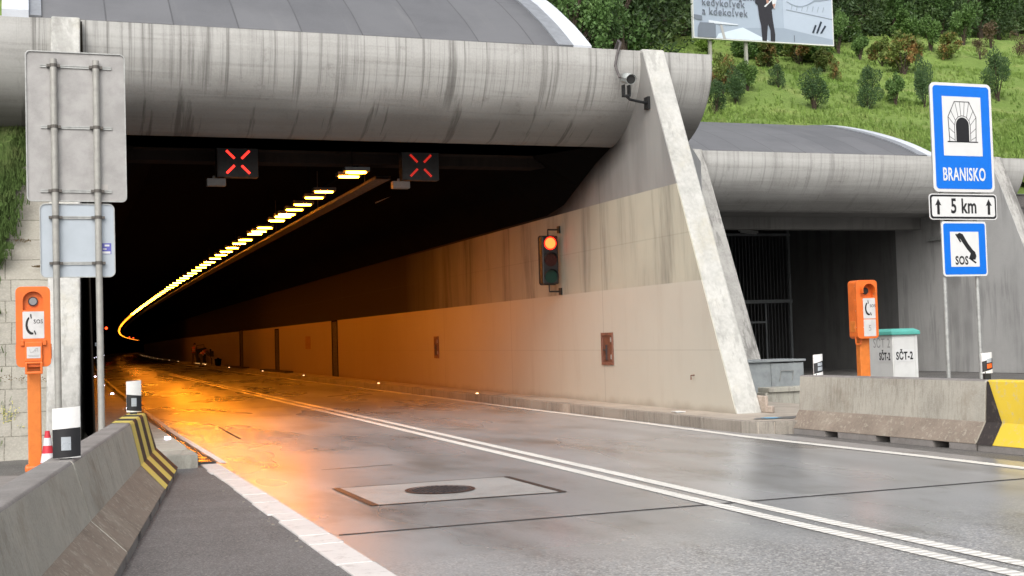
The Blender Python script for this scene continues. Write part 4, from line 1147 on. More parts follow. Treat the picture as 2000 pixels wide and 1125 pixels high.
def sos_phone(label, loc, rz, left):
    root = empty('emergency_phone', loc, rz); tag(root, label, 'emergency phone', 'orange roadside emergency phones')
    D = .30 if not left else .26
    z0, z1 = 1.40, 2.46
    # case with a domed niche cut into the front top: front frame built round the niche
    case = MB().prism_y(rrect(-.215, .215, z0, z1, .06), -D+.07, .0)
    build('case', case, MAT['orange'], root, smooth=False, bevel=.02)
    # front plate with arched opening
    arch = [(-.125, 2.15), (-.125, 2.27)]+[(.125*math.cos(PI-PI*k/12), 2.27+.125*math.sin(PI*k/12)) for k in range(1, 12)]+[(.125, 2.27), (.125, 2.15)]
    outer = rrect(-.215, .215, z0, z1, .07, 6)
    bmx = bmesh.new()
    def loop(P, y):
        vs = [bmx.verts.new((x, y, z)) for x, z in P]; es = [bmx.edges.new((vs[i], vs[(i+1) % len(vs)])) for i in range(len(vs))]; return vs, es
    va, ea = loop(outer, -D); vb, eb_ = loop(arch, -D)
    bmesh.ops.triangle_fill(bmx, use_beauty=True, edges=ea+eb_)
    # drop any face inside the niche
    for f_ in [f_ for f_ in bmx.faces if abs(f_.calc_center_median().x) < .12 and 2.16 < f_.calc_center_median().z < 2.38 and all(v in vb for v in f_.verts)]: bmx.faces.remove(f_)
    ext = bmesh.ops.extrude_edge_only(bmx, edges=ea+eb_); vs = [g_ for g_ in ext['geom'] if isinstance(g_, bmesh.types.BMVert)]
    for v in vs: v.co.y = -D+.072
    bmesh.ops.recalc_face_normals(bmx, faces=bmx.faces)
    me = bpy.data.meshes.new('front_cover'); bmx.to_mesh(me); bmx.free(); me.materials.append(MAT['orange']); o = bpy.data.objects.new('front_cover', me); COL.objects.link(o); o.parent = root
    bv = o.modifiers.new('bevel', 'BEVEL'); bv.width = .012; bv.segments = 2; bv.limit_method = 'ANGLE'
    if not left:   # protruding cowl round the niche
        cw = MB(); k_ = 16
        for i in range(k_+1):
            a = -PI*.12+PI*1.24*i/k_; x, z = .135*math.cos(a), 2.27+.135*math.sin(a); cw.v += [(x, -D, z), (x, -D-.09, z), (x*.9, -D-.09, 2.27+(z-2.27)*.9), (x*.9, -D, 2.27+(z-2.27)*.9)]
        for i in range(k_):
            q = 4*i
            for s_ in range(4): cw.f.append((q+s_, q+(s_+1) % 4, q+4+(s_+1) % 4, q+4+s_)); cw.m.append(0)
        cw.f += [(0, 1, 2, 3), (4*k_+3, 4*k_+2, 4*k_+1, 4*k_)]; cw.m += [0, 0]
        build('cowl', cw, MAT['orange'], root, smooth=True)
    sp_ = MB().prism_y([(.062*math.cos(2*PI*k/20), 2.265+.062*math.sin(2*PI*k/20)) for k in range(20)], -D+.045, -D+.07)
    o2 = build('speaker', sp_, MAT['rubber'], root)
    build('grille', MB().prism_y([(.048*math.cos(2*PI*k/20), 2.265+.048*math.sin(2*PI*k/20)) for k in range(20)], -D+.04, -D+.0449), MAT['lens'] if left else MAT['rubber'], o2)
    # stickers
    sx = (-.13, .135) if left else (-.085, .16)
    stz = (1.775, 2.13) if left else (1.76, 2.13)
    s1 = build('sticker', MB().prism_y(rrect(sx[0], sx[1], stz[0], stz[1], .008), -D-.004, -D-.001), MAT['sticker'], root)
    hm_ = MB(); handset(sx[0]+.115, (stz[0]+stz[1])/2, .115, -D-.0075, hm_)
    build('handset_symbol', hm_, MAT['ink'], s1)
    build('lettering', text_on(MB(), 'SOS', .075, sx[0]+.192, -D-.006, (stz[0]+stz[1])/2+.02, .85, .0005), MAT['ink'], s1)
    if left:
        fl_ = MB().prism_y(rrect(-.11, .11, 1.47, 1.73, .015), -D-.035, -D+.0)
        fl_.prism_y([(-.105, 1.47), (.105, 1.47), (.105, 1.44), (-.105, 1.44)], -D-.035, -D)
        for a, b2 in ((-.11, -.08), (.08, .11)): fl_.box(a, b2, -D-.05, -D-.005, 1.325, 1.46)
        fl_.box(-.11, .11, -D-.05, -D-.005, 1.305, 1.34)
        o3 = build('receiver_flap', fl_, MAT['orange'], root, bevel=.01)
        for xa, xb in ((-.16, -.115), (.115, .16)): build('hinge', MB().box(xa, xb, -D-.03, -D, 1.68, 1.755), MAT['orange'], root, bevel=.008)
        s2 = build('sticker', MB().box(-.085, .085, -D-.039, -D-.0355, 1.515, 1.665), MAT['sticker'], o3)
        dr = MB()
        for (xa, za, xb, zb) in ((-.05, 1.64, -.04, 1.59), (-.04, 1.59, .0, 1.6), (0, 1.6, .02, 1.64), (.02, 1.64, .05, 1.645), (.05, 1.6, .045, 1.64), (.02, 1.6, .03, 1.62)):
            dr.tube([(xa, -D-.041, za), (xb, -D-.041, zb)], .0022, 5)
        text_on(dr, 'OTVORIŤ', .02, 0, -D-.04, 1.545, 1, 0) if False else None
        dr.box(-.07, .07, -D-.0412, -D-.0395, 1.552, 1.556).box(-.06, .06, -D-.0412, -D-.0395, 1.538, 1.542)
        build('drawing', dr, MAT['inkgrey'], root)
        build('skirt', MB().box(-.222, -.16, -D+.02, .02, 1.5, 1.7).box(.16, .225, -D+.02, .02, 1.5, 1.7), MAT['orange'], root, bevel=.01)
    else:
        s2 = build('sticker', MB().prism_y(rrect(sx[0], sx[1], 1.44, 1.745, .006), -D-.004, -D-.001), MAT['sticker'], root)
        build('lettering', text_on(MB(), '5', .15, (sx[0]+sx[1])/2, -D-.006, 1.54, .9, .0), MAT['inkgrey'], s2)
        build('side_flap', MB().box(-.222, -.212, -.24, -.06, 1.52, 1.72).box(-.228, -.212, -.22, -.18, 1.58, 1.64), MAT['orange_d'], root, bevel=.004)
        build('handle', MB().tube([(-.2, -.2, 1.42), (-.2, -.2, 1.34), (-.19, -.2, 1.3), (-.1, -.2, 1.3), (-.09, -.2, 1.42)], .014, 8), MAT['orange'], root, smooth=True)
        rv = MB()
        for z in (1.6, 1.9, 2.1, 2.35): rv.box(-.1, -.092, -D-.003, -D, z, z+.008); rv.box(-.219, -.214, -.26, -.252, z, z+.008)
        build('rivets', rv, MAT['white'], root)
    build('post', MB().box(-.085 if left else -.1, .085 if left else .1, -.17, -.02, .0, 1.42), MAT['orange_d'], root, bevel=.015)
    build('base', MB().prism_z([(-.13, -.22), (.13, -.22), (.13, .03), (-.13, .03)], -.0, .11), MAT['orange'], root, bevel=.04)
    return root
sos_phone('orange emergency phone on a post left of the road in front of the slab bank', (-.095, 18.3, 0), 0.0, True)
sos_phone('orange emergency phone numbered 5 behind the right barrier beside the cabinet', (14.1, 19.9, 0), -.08, False)

# ---- cabinet
cb = empty('utility_cabinet', (15.24, 20.45, 0)); tag(cb, 'pale grey roadside cabinet with teal lid marked SČT-2', 'cabinet')
build('body', MB().prism_z([(0, .03), (.56, .03), (.56, .8), (0, .8)], 0, 1.44).box(.51, .57, .02, .03, 0, 1.44), MAT['cab'], cb, bevel=.012)
build('door', MB().box(.02, .49, .015, .03, .1, 1.4), MAT['cab'], cb, bevel=.004)
build('lid', MB().add([(-.05, -.03, 1.44), (.61, -.03, 1.44), (.61, .85, 1.44), (-.05, .85, 1.44), (-.05, -.03, 1.51), (.61, -.03, 1.51), (.61, .85, 1.51), (-.05, .85, 1.51), (.03, .06, 1.56), (.53, .06, 1.56), (.53, .76, 1.56), (.03, .76, 1.56)],
    [(0, 3, 2, 1), (0, 1, 5, 4), (1, 2, 6, 5), (2, 3, 7, 6), (3, 0, 4, 7), (4, 5, 9, 8), (5, 6, 10, 9), (6, 7, 11, 10), (7, 4, 8, 11), (8, 9, 10, 11)]), MAT['teal'], cb, bevel=.012)
s_ = build('sticker', MB().box(.03, .475, .009, .0145, .93, 1.16), MAT['white'], cb)
build('lettering', text_on(MB(), 'SČT-2', .205, .2525, .0075, .97, .68, .006), MAT['ink'], s_)
ML = Matrix.Rotation(-PI/2, 4, 'Z')      # faces -x
s_ = build('sticker', MB().box(-.006, -.001, .04, .5, .93, 1.16), MAT['white'], cb)
t_ = MB(); text_on(t_, 'SČT-2', .2, -.27, -.0075, .965, .62, .006, M=ML); build('lettering', t_, MAT['ink'], s_)
t_ = MB(); text_on(t_, 'SČT 2', .26, -.36, -.003, 1.2, .75, -.001, M=ML); build('faded_lettering', t_, MAT['inkgrey'], cb)
# grey steel boxes and low wall behind the barrier
gbx = empty('switch_box', (14.3, 25.2, 0)); tag(gbx, 'wide grey steel box behind the low wall at the fin foot', 'box')
build('body', MB().box(.0, 1.15, 0, .9, 0, .88).box(1.152, 2.0, -.02, .9, 0, .85), MAT['greysteel'], gbx, bevel=.015)
build('lid', MB().box(-.02, 2.04, -.06, .95, .88, .93), MAT['greysteel'], gbx, bevel=.01)
build('handle', MB().tube([(1.35, -.03, .45), (1.38, -.06, .68), (1.7, -.06, .68), (1.68, -.03, .45)], .012, 6), MAT['galv'], gbx)
tag(build('low_wall', MB().box(13.72, 17.5, 22.6, 22.95, 0, .34).box(13.76, 17.5, 22.55, 22.98, .342, .44), MAT['foam'], bevel=.012), 'low weathered concrete wall behind the right barrier', 'wall')

# ---- right sign group
sg = empty('road_sign', (12.66, 15.2, 0)); tag(sg, 'blue and white tunnel sign group with distance and SOS panels on two posts', 'road sign', 'road signs on twin posts')
for x in (-.36, .22): build('post', MB().tube([(x, .05, 0), (x, .05, 5.05)], .03, 12), MAT['galv'], sg, smooth=True)
def panel(x0, x1, z0, z1, col, border, r=.07, bw=.035, parent=None, nm='panel', bcol='white'):
    o = build(nm, MB().prism_y(rrect(x0, x1, z0, z1, r), -.012, .0), MAT[bcol], parent, bevel=.003)
    o2 = build('field', MB().prism_y(rrect(x0+bw, x1-bw, z0+bw, z1-bw, max(.01, r-bw*.6)), -.015, -.0125), MAT[col], o)
    build('edge', MB().prism_y(rrect(x0+.004, x1-.004, z0+.004, z1-.004, r), .001, .02), MAT['galv'], o)
    return o
x0 = 12.13-12.66; x1 = 13.22-12.66
p1 = panel(x0, x1, 3.53, 5.13, 'blue', None, .08, .045, sg, 'tunnel_panel')
build('white_field', MB().box(x0+.2, x1-.2, -.0175, -.0155, 4.06, 4.93), MAT['white'], p1)
# tunnel symbol
sy = MB(); cx = (x0+x1)/2; bz = 4.27
ar = [(cx-.115, bz), (cx-.115, bz+.24)]+[(cx+.115*math.cos(PI-PI*k/12), bz+.24+.115*math.sin(PI*k/12)) for k in range(1, 12)]+[(cx+.115, bz+.24), (cx+.115, bz)]
sy.prism_y(ar, -.0205, -.018)
sy.box(cx-.27, cx+.27, -.0205, -.018, bz-.012, bz+.004)
def ln(xa, za, xb, zb, t=.0045):
    d_ = Vector((xb-xa, zb-za)).normalized(); n_ = Vector((-d_.y, d_.x))*t
    sy.prism_y([(xa+n_.x, za+n_.y), (xb+n_.x, zb+n_.y), (xb-n_.x, zb-n_.y), (xa-n_.x, za-n_.y)], -.0205, -.018)
ic = [(-.14, 0), (-.14, .12), (-.14, .24), (-.121, .31), (-.07, .361), (0, .38), (.07, .361), (.121, .31), (.14, .24), (.14, .12), (.14, 0)]
oc = [(-.24, .02), (-.25, .17), (-.25, .36), (-.2, .47), (-.13, .585), (0, .585), (.13, .585), (.2, .47), (.25, .36), (.25, .17), (.24, .02)]
oc2 = [(-.235, 0), (-.25, .36), (-.13, .585), (.13, .585), (.25, .36), (.235, 0)]
for A_, t in ((ic, .004), (oc2, .005)):
    for i in range(len(A_)-1): ln(cx+A_[i][0], bz+A_[i][1], cx+A_[i+1][0], bz+A_[i+1][1], t)
for (a, b2) in (((-.14, .02), (-.235, .07)), ((-.14, .12), (-.243, .2)), ((-.14, .24), (-.25, .36)), ((-.121, .31), (-.2, .455)), ((-.07, .361), (-.12, .585)), ((-.02, .38), (-.035, .585)), ((.03, .378), (.05, .585)), ((.08, .355), (.13, .585)), ((.121, .31), (.2, .455)), ((.14, .24), (.25, .36)), ((.14, .12), (.243, .2)), ((.14, .02), (.235, .07))):
    ln(cx+a[0], bz+a[1], cx+b2[0], bz+b2[1], .003)
build('tunnel_symbol', sy, MAT['ink'], p1)
build('lettering', text_on(MB(), 'BRANISKO', .265, cx, -.0175, 3.70, .57, .0055), MAT['white'], p1)
x0b, x1b = 12.05-12.66, 13.23-12.66
p2 = panel(x0b, x1b, 3.14, 3.49, 'white', None, .05, .03, sg, 'distance_panel', 'ink')
build('rim', MB().prism_y(rrect(x0b-.014, x1b+.014, 3.126, 3.504, .055), -.009, -.002), MAT['white'], p2)
ar_ = MB()
for sx in (x0b+.14, x1b-.14):
    ar_.prism_y([(sx-.022, 3.2), (sx+.022, 3.2), (sx+.022, 3.34), (sx+.055, 3.33), (sx, 3.43), (sx-.055, 3.33), (sx-.022, 3.34)], -.0175, -.0155)
build('arrows', ar_, MAT['ink'], p2)
build('lettering', text_on(MB(), '5 km', .3, (x0b+x1b)/2, -.0165, 3.225, .72, .007), MAT['ink'], p2)
x0c, x1c = 12.235-12.66, 13.03-12.66
p3 = panel(x0c, x1c, 2.3, 3.1, 'blue', None, .05, .028, sg, 'phone_panel')
build('white_field', MB().box(x0c+.14, x1c-.15, -.0175, -.0155, 2.44, 2.95), MAT['white'], p3)
hs_ = MB(); handset(x0c+.37, 2.72, .22, -.0205, hs_, flip=-1, rot=math.radians(-40)+0)
hs_ = MB()
# receiver lying diagonally from upper left to lower right
def quadp(P): hs_.prism_y(P, -.0205, -.018)
ox, oz = x0c+.14, 2.44
def q_(L_): return [(ox+a*.5, oz+b2*.51) for a, b2 in L_]
quadp(q_([(.24, .93), (.33, .97), (.44, .93), (.50, .84), (.62, .66), (.78, .48), (.86, .42), (.9, .3), (.86, .2), (.72, .2), (.66, .28), (.70, .38), (.58, .50), (.42, .70), (.36, .78), (.28, .84)]))
quadp(q_([(.18, .92), (.21, .95), (.38, .72), (.34, .69)])); quadp(q_([(.62, .24), (.66, .27), (.9, .12), (.86, .09)]))
build('handset_symbol', hs_, MAT['ink'], p3)
build('lettering', text_on(MB(), 'SOS', .17, ox+.19, -.0175, 2.475, .74, .0055), MAT['ink'], p3)
cl_ = MB()
for z in (3.75, 4.9, 3.3, 2.45, 2.95):
    cl_.box(-.42, .3, .02, .035, z-.015, z+.015)
build('clamp_rails', cl_, MAT['galv'], sg)

# ---- left sign group, seen from the back
sl_ = empty('road_sign', (.39, 14.75, 0)); tag(sl_, 'pair of grey road signs seen from the back on twin posts', 'road sign', 'road signs on twin posts')
for x in (-.225, .215): build('post', MB().tube([(x, -.05, 0), (x, -.05, 4.78)], .036, 14), plain('dull_pole_paint', (.36, .355, .33), .55, .2, .15, 10), sl_, smooth=True)
bp = build('large_panel', MB().prism_y(rrect(-.51, .52, 3.23, 4.87, .05), .0, .01), MAT['alu'], sl_)
rim = MB(); ro = rrect(-.515, .525, 3.225, 4.875, .055, 6); ri = rrect(-.503, .513, 3.237, 4.863, .045, 6); n_ = len(ro)
rim.v = [(x, -.016, z) for x, z in ro]+[(x, -.016, z) for x, z in ri]+[(x, .012, z) for x, z in ro]+[(x, .0, z) for x, z in ri]
for i in range(n_):
    k = (i+1) % n_; rim.f += [(i, k, n_+k, n_+i), (i, 2*n_+i, 2*n_+k, k), (n_+i, n_+k, 3*n_+k, 3*n_+i)]; rim.m += [0]*3
build('rim', rim, MAT['galv'], bp)
sp2 = build('small_panel', MB().prism_y(rrect(-.385, .385, 2.40, 3.2, .06), .0, .01), MAT['alublue'], sl_)
ro = rrect(-.39, .39, 2.395, 3.205, .065, 6); ri = rrect(-.38, .38, 2.405, 3.195, .055, 6); rim = MB(); n_ = len(ro)
rim.v = [(x, -.012, z) for x, z in ro]+[(x, -.012, z) for x, z in ri]+[(x, .012, z) for x, z in ro]+[(x, .0, z) for x, z in ri]
for i in range(n_):
    k = (i+1) % n_; rim.f += [(i, k, n_+k, n_+i), (i, 2*n_+i, 2*n_+k, k), (n_+i, n_+k, 3*n_+k, 3*n_+i)]; rim.m += [0]*3
build('rim', rim, MAT['galv'], sp2)
for z, a, b2 in ((4.71, -.36, .38), (4.04, -.36, .38), (3.34, -.375, .365), (3.05, -.26, .26), (2.55, -.26, .26)):
    r_ = build('rail', MB().box(a, b2, -.014, -.002, z-.016, z-.006).box(a, b2, -.014, -.002, z+.006, z+.016).box(a, b2, -.008, -.0015, z-.006, z+.006), MAT['galv'], sl_)
    for x in (-.225, .215):
        c_ = MB(); c_.tube([(x, -.05, z-.018), (x, -.05, z+.018)], .0385, 14); c_.box(x-.07, x-.03, -.05, -.012, z-.014, z+.014); c_.box(x+.03, x+.07, -.05, -.012, z-.014, z+.014)
        build('clamp', c_, MAT['clamp'], r_)
st_ = build('sticker', MB().box(.25, .35, -.003, -.001, 2.65, 2.77), plain('blue_sticker', (.12, .12, .45), .4), sl_)
build('lettering', MB().box(.255, .34, -.0045, -.003, 2.655, 2.68).box(.26, .3, -.0045, -.003, 2.70, 2.712).box(.28, .33, -.0045, -.003, 2.735, 2.755), MAT['white'], st_)
build('sticker', MB().box(.255, .325, -.003, -.001, 3.36, 3.42), plain('grey_label', (.42, .4, .38), .5), sl_)

# ---- traffic light on the wall
tl = empty('traffic_light', (10.93, 27.2, 2.55)); tag(tl, 'three lamp traffic light showing red on the tunnel wall', 'traffic light')
build('housing', MB().box(-.2, .2, -.12, .08, .25, 1.35), MAT['housing'], tl, bevel=.03)
build('backboard', MB().prism_y(rrect(-.215, .215, .23, 1.37, .06), .082, .09), MAT['housing'], tl)
for i, z in enumerate((1.18, .8, .42)):
    l_ = MB(); n = 24
    l_.prism_y([(.15*math.cos(2*PI*k/n), z+.15*math.sin(2*PI*k/n)) for k in range(n)], -.135, -.121)
    lo = build('lens', l_, MAT[('redhalo', 'deadred', 'deadgreen')[i]], tl)
    if i == 0: build('lit_core', MB().prism_y([(.125*math.cos(2*PI*k/n), z+.125*math.sin(2*PI*k/n)) for k in range(n)], -.14, -.1355), MAT['redlit'], lo)
    vz = MB(); k_ = 14
    for k in range(k_+1):
        a = -.25+(PI+.5)*k/k_; x, zz = .165*math.cos(a), z+.165*math.sin(a); e = .12
        vz.v += [(x, -.12, zz), (x, -.12-e*(.35+.65*max(0, math.sin(a))), zz)]
    for k in range(k_): q = 2*k; vz.f.append((q, q+1, q+3, q+2)); vz.m.append(0)
    vo = build('visor', vz, MAT['housing'], tl, smooth=True, recalc=False); md = vo.modifiers.new('s', 'SOLIDIFY'); md.thickness = .008
build('bracket', MB().tube([(0, .0, 1.35), (0, 0, 1.5), (.26, 0, 1.5)], .02, 8).tube([(0, 0, .25), (0, 0, .08), (.26, 0, .08)], .02, 8).box(.25, .29, -.06, .06, 1.42, 1.58).box(.25, .29, -.06, .06, 0, .16), MAT['housing'], tl)

# ---- CCTV camera and its hook of conduit
cv = empty('surveillance_camera', (11.2, 22.4, 6.1)); tag(cv, 'grey surveillance camera on an arm at the top of the fin', 'camera')
build('arm', MB().box(-.05, .0, -.09, .09, -.12, .12).tube([(-.03, 0, 0), (-.42, -.05, .05), (-.5, -.05, .12)], .028, 8).box(-.56, -.42, -.1, .02, .1, .135).box(-.56, -.535, -.1, .02, .135, .33).box(-.44, -.415, -.1, .02, .135, .33), MAT['housing'], cv)
n = 16; hb = MB(); T = Matrix.Translation((-.47, -.1, .44)) @ Matrix.Rotation(math.radians(-12), 4, 'Z') @ Matrix.Rotation(math.radians(14), 4, 'X')
for k in range(n): a = 2*PI*k/n; pass
hb.prism_y([(.098*math.cos(2*PI*k/n), .098*math.sin(2*PI*k/n)) for k in range(n)], -.24, .3, M=T)
build('housing', hb, MAT['camgrey'], cv, smooth=True)
hb = MB().prism_y([(.085*math.cos(2*PI*k/n), .085*math.sin(2*PI*k/n)) for k in range(n)], -.248, -.242, M=T); build('front_glass', hb, MAT['rubber'], cv)
sh = MB(); k_ = 12
for k in range(k_+1):
    a = .1+(PI-.2)*k/k_
    for yy in (-.31, .28): sh.v.append(tuple(T @ Vector((.11*math.cos(a), yy, .11*math.sin(a)))))
for k in range(k_): q = 2*k; sh.f.append((q, q+1, q+3, q+2)); sh.m.append(0)
o = build('sunshield', sh, MAT['camgrey'], cv, smooth=True, recalc=False); o.modifiers.new('s', 'SOLIDIFY').thickness = .006
build('conduit', MB().tube([(-.55, .1, .5), (-.6, .18, .75), (-.52, .24, 1.0), (-.44, .24, 1.22), (-.42, .38, 1.3), (-.42, .6, 1.12)], .027, 8), plain('dark_conduit', (.09, .08, .08), .6), cv, smooth=True)

# ---- lane signals
def lane_signal(x, label, mat):
    r_ = empty('lane_signal', (x, 26.0, 4.95)); tag(r_, label, 'lane signal', 'red cross lane signals under the portal')
    build('housing', MB().box(-.4, .4, -.1, .12, .03, .64).box(-.42, -.4, -.13, .12, .02, .66), MAT['housing'], r_, bevel=.01)
    for sx in (-1, 1):
        for sz in (-1, 1):
            M_ = Matrix.Translation((0, 0, .335)) @ Matrix.Rotation(-math.radians(45)*sx*sz, 4, 'Y')
            b = MB()
            for k in range(7):
                for q in (-.012, .012):
                    u = (.115+k*.0325)*sx; b.box(u-.0125, u+.0125, -.106, -.101, q-.011, q+.011, M=M_)
            build('led_bar', b, mat, r_)
    build('hanger', MB().box(-.25, -.2, .0, .05, .62, 1.0).box(.2, .25, 0, .05, .62, 1.0), MAT['galv'], r_)
    build('sensor_box', MB().box(-.62, -.25, -.12, .06, -.15, .0).box(-.5, -.45, -.05, 0, 0, .06), plain('grey_sensor_box', (.12, .12, .12), .5), r_, bevel=.01)
    return r_
lane_signal(3.76, 'bright red cross lane signal over the left lane', MAT['redled'])
lane_signal(7.57, 'dim red cross lane signal over the right lane', MAT['redleddim'])

# ---- tunnel lamps
lamp_y = [25.05, 25.75, 28.4, 29.6, 31.1, 32.3, 33.5, 34.1, 35.2, 37.4, 38.6, 39.5, 41.7, 43.2, 45.1, 46.9, 48.6, 50.6, 52.7, 54.4, 56.2, 58.4, 60.6, 62.7, 64.8, 67, 69.5, 72]
y = 74.5
while y < 540:
    lamp_y.append(y); y += 2.3 if y < 130 else (3.5 if y < 200 else 6.)
lp = empty('tunnel_lamp', (0, 0, 0))
build('housing', MB().box(-.25, .25, -.15, .15, .045, .12), MAT['housing'], lp)
gl = MB(); m0 = 10
gl.prism_z([(.215*math.cos(2*PI*k/m0+.3), .12*math.sin(2*PI*k/m0+.3)) for k in range(m0)], .018, .044)
build('glass', gl, MAT['lamp'], lp)
lp_mid = copy_tree(lp); lp_low = copy_tree(lp); lp_far = copy_tree(lp)
for q, mname in ((lp_mid, 'lamp_mid'), (lp_low, 'lamp_low'), (lp_far, 'lamp_far')):
    g_ = [c for c in q.children if c.name.startswith('glass')][0]; g_.data = g_.data.copy(); g_.data.materials[0] = MAT[mname]
seen_ = set()
for i, y in enumerate(lamp_y):
    src = lp if y < 33 else lp_mid if y < 75 else lp_low if y < 135 else lp_far
    if src.name in seen_: o = copy_tree(src)
    else: o = src; seen_.add(src.name)
    o.scale = (1, 1, 1) if y < 75 else (.75, .75, 1)
    o.location = (5.97+dd(y)*1.0, y, 4.97); o.rotation_euler = (0, 0, -math.atan(.014+1.8e-4*max(0, y-25)))
    tag(o, 'glowing orange sodium lamp in the row under the tunnel ceiling', 'lamp', 'orange sodium lamps in a row along the tunnel ceiling')
ct = MB()
for i in range(len(TY)-1):
    a, b_ = TY[i], TY[i+1]
    if a < 25.9: continue
    for (u0, u1, z0, z1) in ((.62, .95, 5.0, 5.06),):
        ct.add([(5.97+u0+dd(a), a, z0), (5.97+u1+dd(a), a, z0), (5.97+u1+dd(b_), b_, z0), (5.97+u0+dd(b_), b_, z0), (5.97+u0+dd(a), a, z1), (5.97+u1+dd(a), a, z1), (5.97+u1+dd(b_), b_, z1), (5.97+u0+dd(b_), b_, z1)], [(0, 1, 2, 3), (4, 5, 6, 7), (0, 3, 7, 4), (1, 2, 6, 5)])
for yy in (27.5, 33, 40, 50, 60, 75): ct.box(6.7+dd(yy), 6.72+dd(yy), yy, yy+.02, 5.06, 6.1)
lr = MB()
for i in range(len(TY)-1):
    a, b_ = TY[i], TY[i+1]; X0 = 5.97+dd(a); X1 = 5.97+dd(b_)
    if b_ < 25.5: continue
    lr.add([(X0-.04, a, 5.092), (X0+.04, a, 5.092), (X1+.04, b_, 5.092), (X1-.04, b_, 5.092), (X0-.04, a, 5.13), (X0+.04, a, 5.13), (X1+.04, b_, 5.13), (X1-.04, b_, 5.13)], [(0, 1, 2, 3), (4, 5, 6, 7), (0, 3, 7, 4), (1, 2, 6, 5)])
for yy in (25.4, 30.2, 36.5, 44, 54, 66, 80, 100, 120, 150, 180, 220): lr.box(5.965+dd(yy), 5.975+dd(yy), yy, yy+.01, 5.13, 6.1)
tag(build('lamp_rail', lr, MAT['void']), 'thin dark rail carrying the row of sodium lamps', 'rail')
tag(build('cable_tray', ct, plain('brown_cable_tray', (.03, .023, .017), .7)), 'long cable tray hung beside the row of tunnel lamps', 'cable tray')

# ---- kerb studs
stw = build('kerb_stud', MB().box(-.05, .05, -.04, .04, 0, .045), MAT['ledw'], bevel=.01); first = True
for y in (20.6, 31.8, 42.5, 53, 71, 80, 88, 98, 108, 120, 132, 145, 160, 175, 190, 205, 220, 240, 260, 285, 310, 340):
    o = stw if first else stw.copy()
    if not first: COL.objects.link(o)
    first = False; o.location = (1.82+dd(y)*.98, y, .182); o.scale = (.85, .85, .85)
    tag(o, 'small bright white light stud on the left kerb of the tunnel', 'kerb light', 'white light studs along the left tunnel kerb')
sto = build('kerb_stud', MB().box(-.035, .035, -.02, .02, 0, .025), MAT['ledo'], bevel=.01); first = True
for y in (31.4, 42.4, 57, 70, 86, 103, 116, 134, 150, 165, 180, 195, 212, 230, 250, 275, 300):
    o = sto if first else sto.copy()
    if not first: COL.objects.link(o)
    first = False; o.location = (10.43+dd(y), y, .185)
    tag(o, 'small amber light stud on the right kerb of the tunnel', 'kerb light', 'amber light studs along the right tunnel kerb')
# ---- far signals and exit signs in the tunnel
for (x, y, z, lb) in ((8.3, 182, 4.5, 'red signal glowing deep in the tunnel above the white studs'), (18.6, 300, 4.2, 'left of two tiny red signals far inside the tunnel'), (21.4, 330, 4.3, 'right of two tiny red signals far inside the tunnel')):
    r_ = empty('tunnel_signal', (x, y, z)); tag(r_, lb, 'signal', 'red signals deep in the tunnel')
    s_ = .8 if y < 200 else .6
    build('housing', MB().box(-.4*s_, .4*s_, 0, .3, -.4*s_, .5*s_), MAT['housing'], r_)
    build('lens', MB().prism_y([(.22*s_*math.cos(2*PI*k/12), .22*s_*math.sin(2*PI*k/12)) for k in range(12)], -.03, 0), emis('far_red_lens', (1, .05, .01), 5), r_)
    build('hanger', MB().box(-.03, .03, .1, .16, .5*s_, 1.7), MAT['housing'], r_)
dim = emis('dim_exit_sign_glass', (.6, .65, .7), .22)
for (x, y, z, lb) in ((2.35, 109, 2.05, 'small square exit sign on the left tunnel wall'), (9.3, 240, 2.6, 'tiny exit sign far inside the tunnel')):
    r_ = empty('exit_sign', (x+.0, y, z)); tag(r_, lb, 'sign', 'small lit signs in the tunnel')
    build('box', MB().box(-.36, .36, 0, .12, -.36, .36), MAT['housing'], r_); build('face', MB().box(-.3, .3, -.012, -.002, -.3, .3), dim, r_)
    build('arrow', MB().box(-.12, .12, -.02, -.013, -.04, .04).prism_y([(-.2, 0), (-.1, -.1), (-.1, .1)], -.02, -.013), MAT['housing'], r_)

# ---- manhole with its cut-out patch
mh = empty('manhole', (3.96, 13.15, .0)); tag(mh, 'round iron manhole cover set in a pale concrete patch in the left lane', 'manhole')
pt = MB().add([(-.93, -.86, .004), (1.03, -.90, .004), (1.02, .80, .004), (-.95, .80, .004)], [(0, 1, 2, 3)])
build('patch', pt, concrete('patch_concrete', (.39, .385, .375), (.15, .14, .13), .3, (2, 2, 2), rough=.35, blotch=.4), mh, recalc=False)
sm = MB()
def seam(a, b2, w_):
    a, b2 = Vector(a), Vector(b2); t = (b2-a).normalized(); n_ = Vector((-t.y, t.x))*w_/2; sm.add([(*(a+n_), .008), (*(a-n_), .008), (*(b2-n_), .008), (*(b2+n_), .008)], [(0, 1, 2, 3)])
seam((-.97, -.87), (1.08, -.91), .03); seam((-.97, .81), (1.06, .81), .03)
seam((-.93, -.86), (-.95, .8), .09); seam((1.05, -.9), (1.04, .8), .075)
build('seam', sm, newmat('rusty_seam', (.06, .042, .035), .45)[0], mh, recalc=False)
n = 40; cv_ = MB().prism_z([(.33*math.cos(2*PI*k/n), .33*math.sin(2*PI*k/n)) for k in range(n)], -.01, .012)
o = build('cover', cv_, MAT['iron'], mh)
rb_ = MB()
for i in range(-6, 7):
    for k in range(-6, 7):
        if math.hypot(i, k)*.046 < .28: rb_.box(i*.046-.015, i*.046+.015, k*.046-.015, k*.046+.015, .012, .02)
build('tread', rb_, MAT['iron'], o)
rg = MB(); 
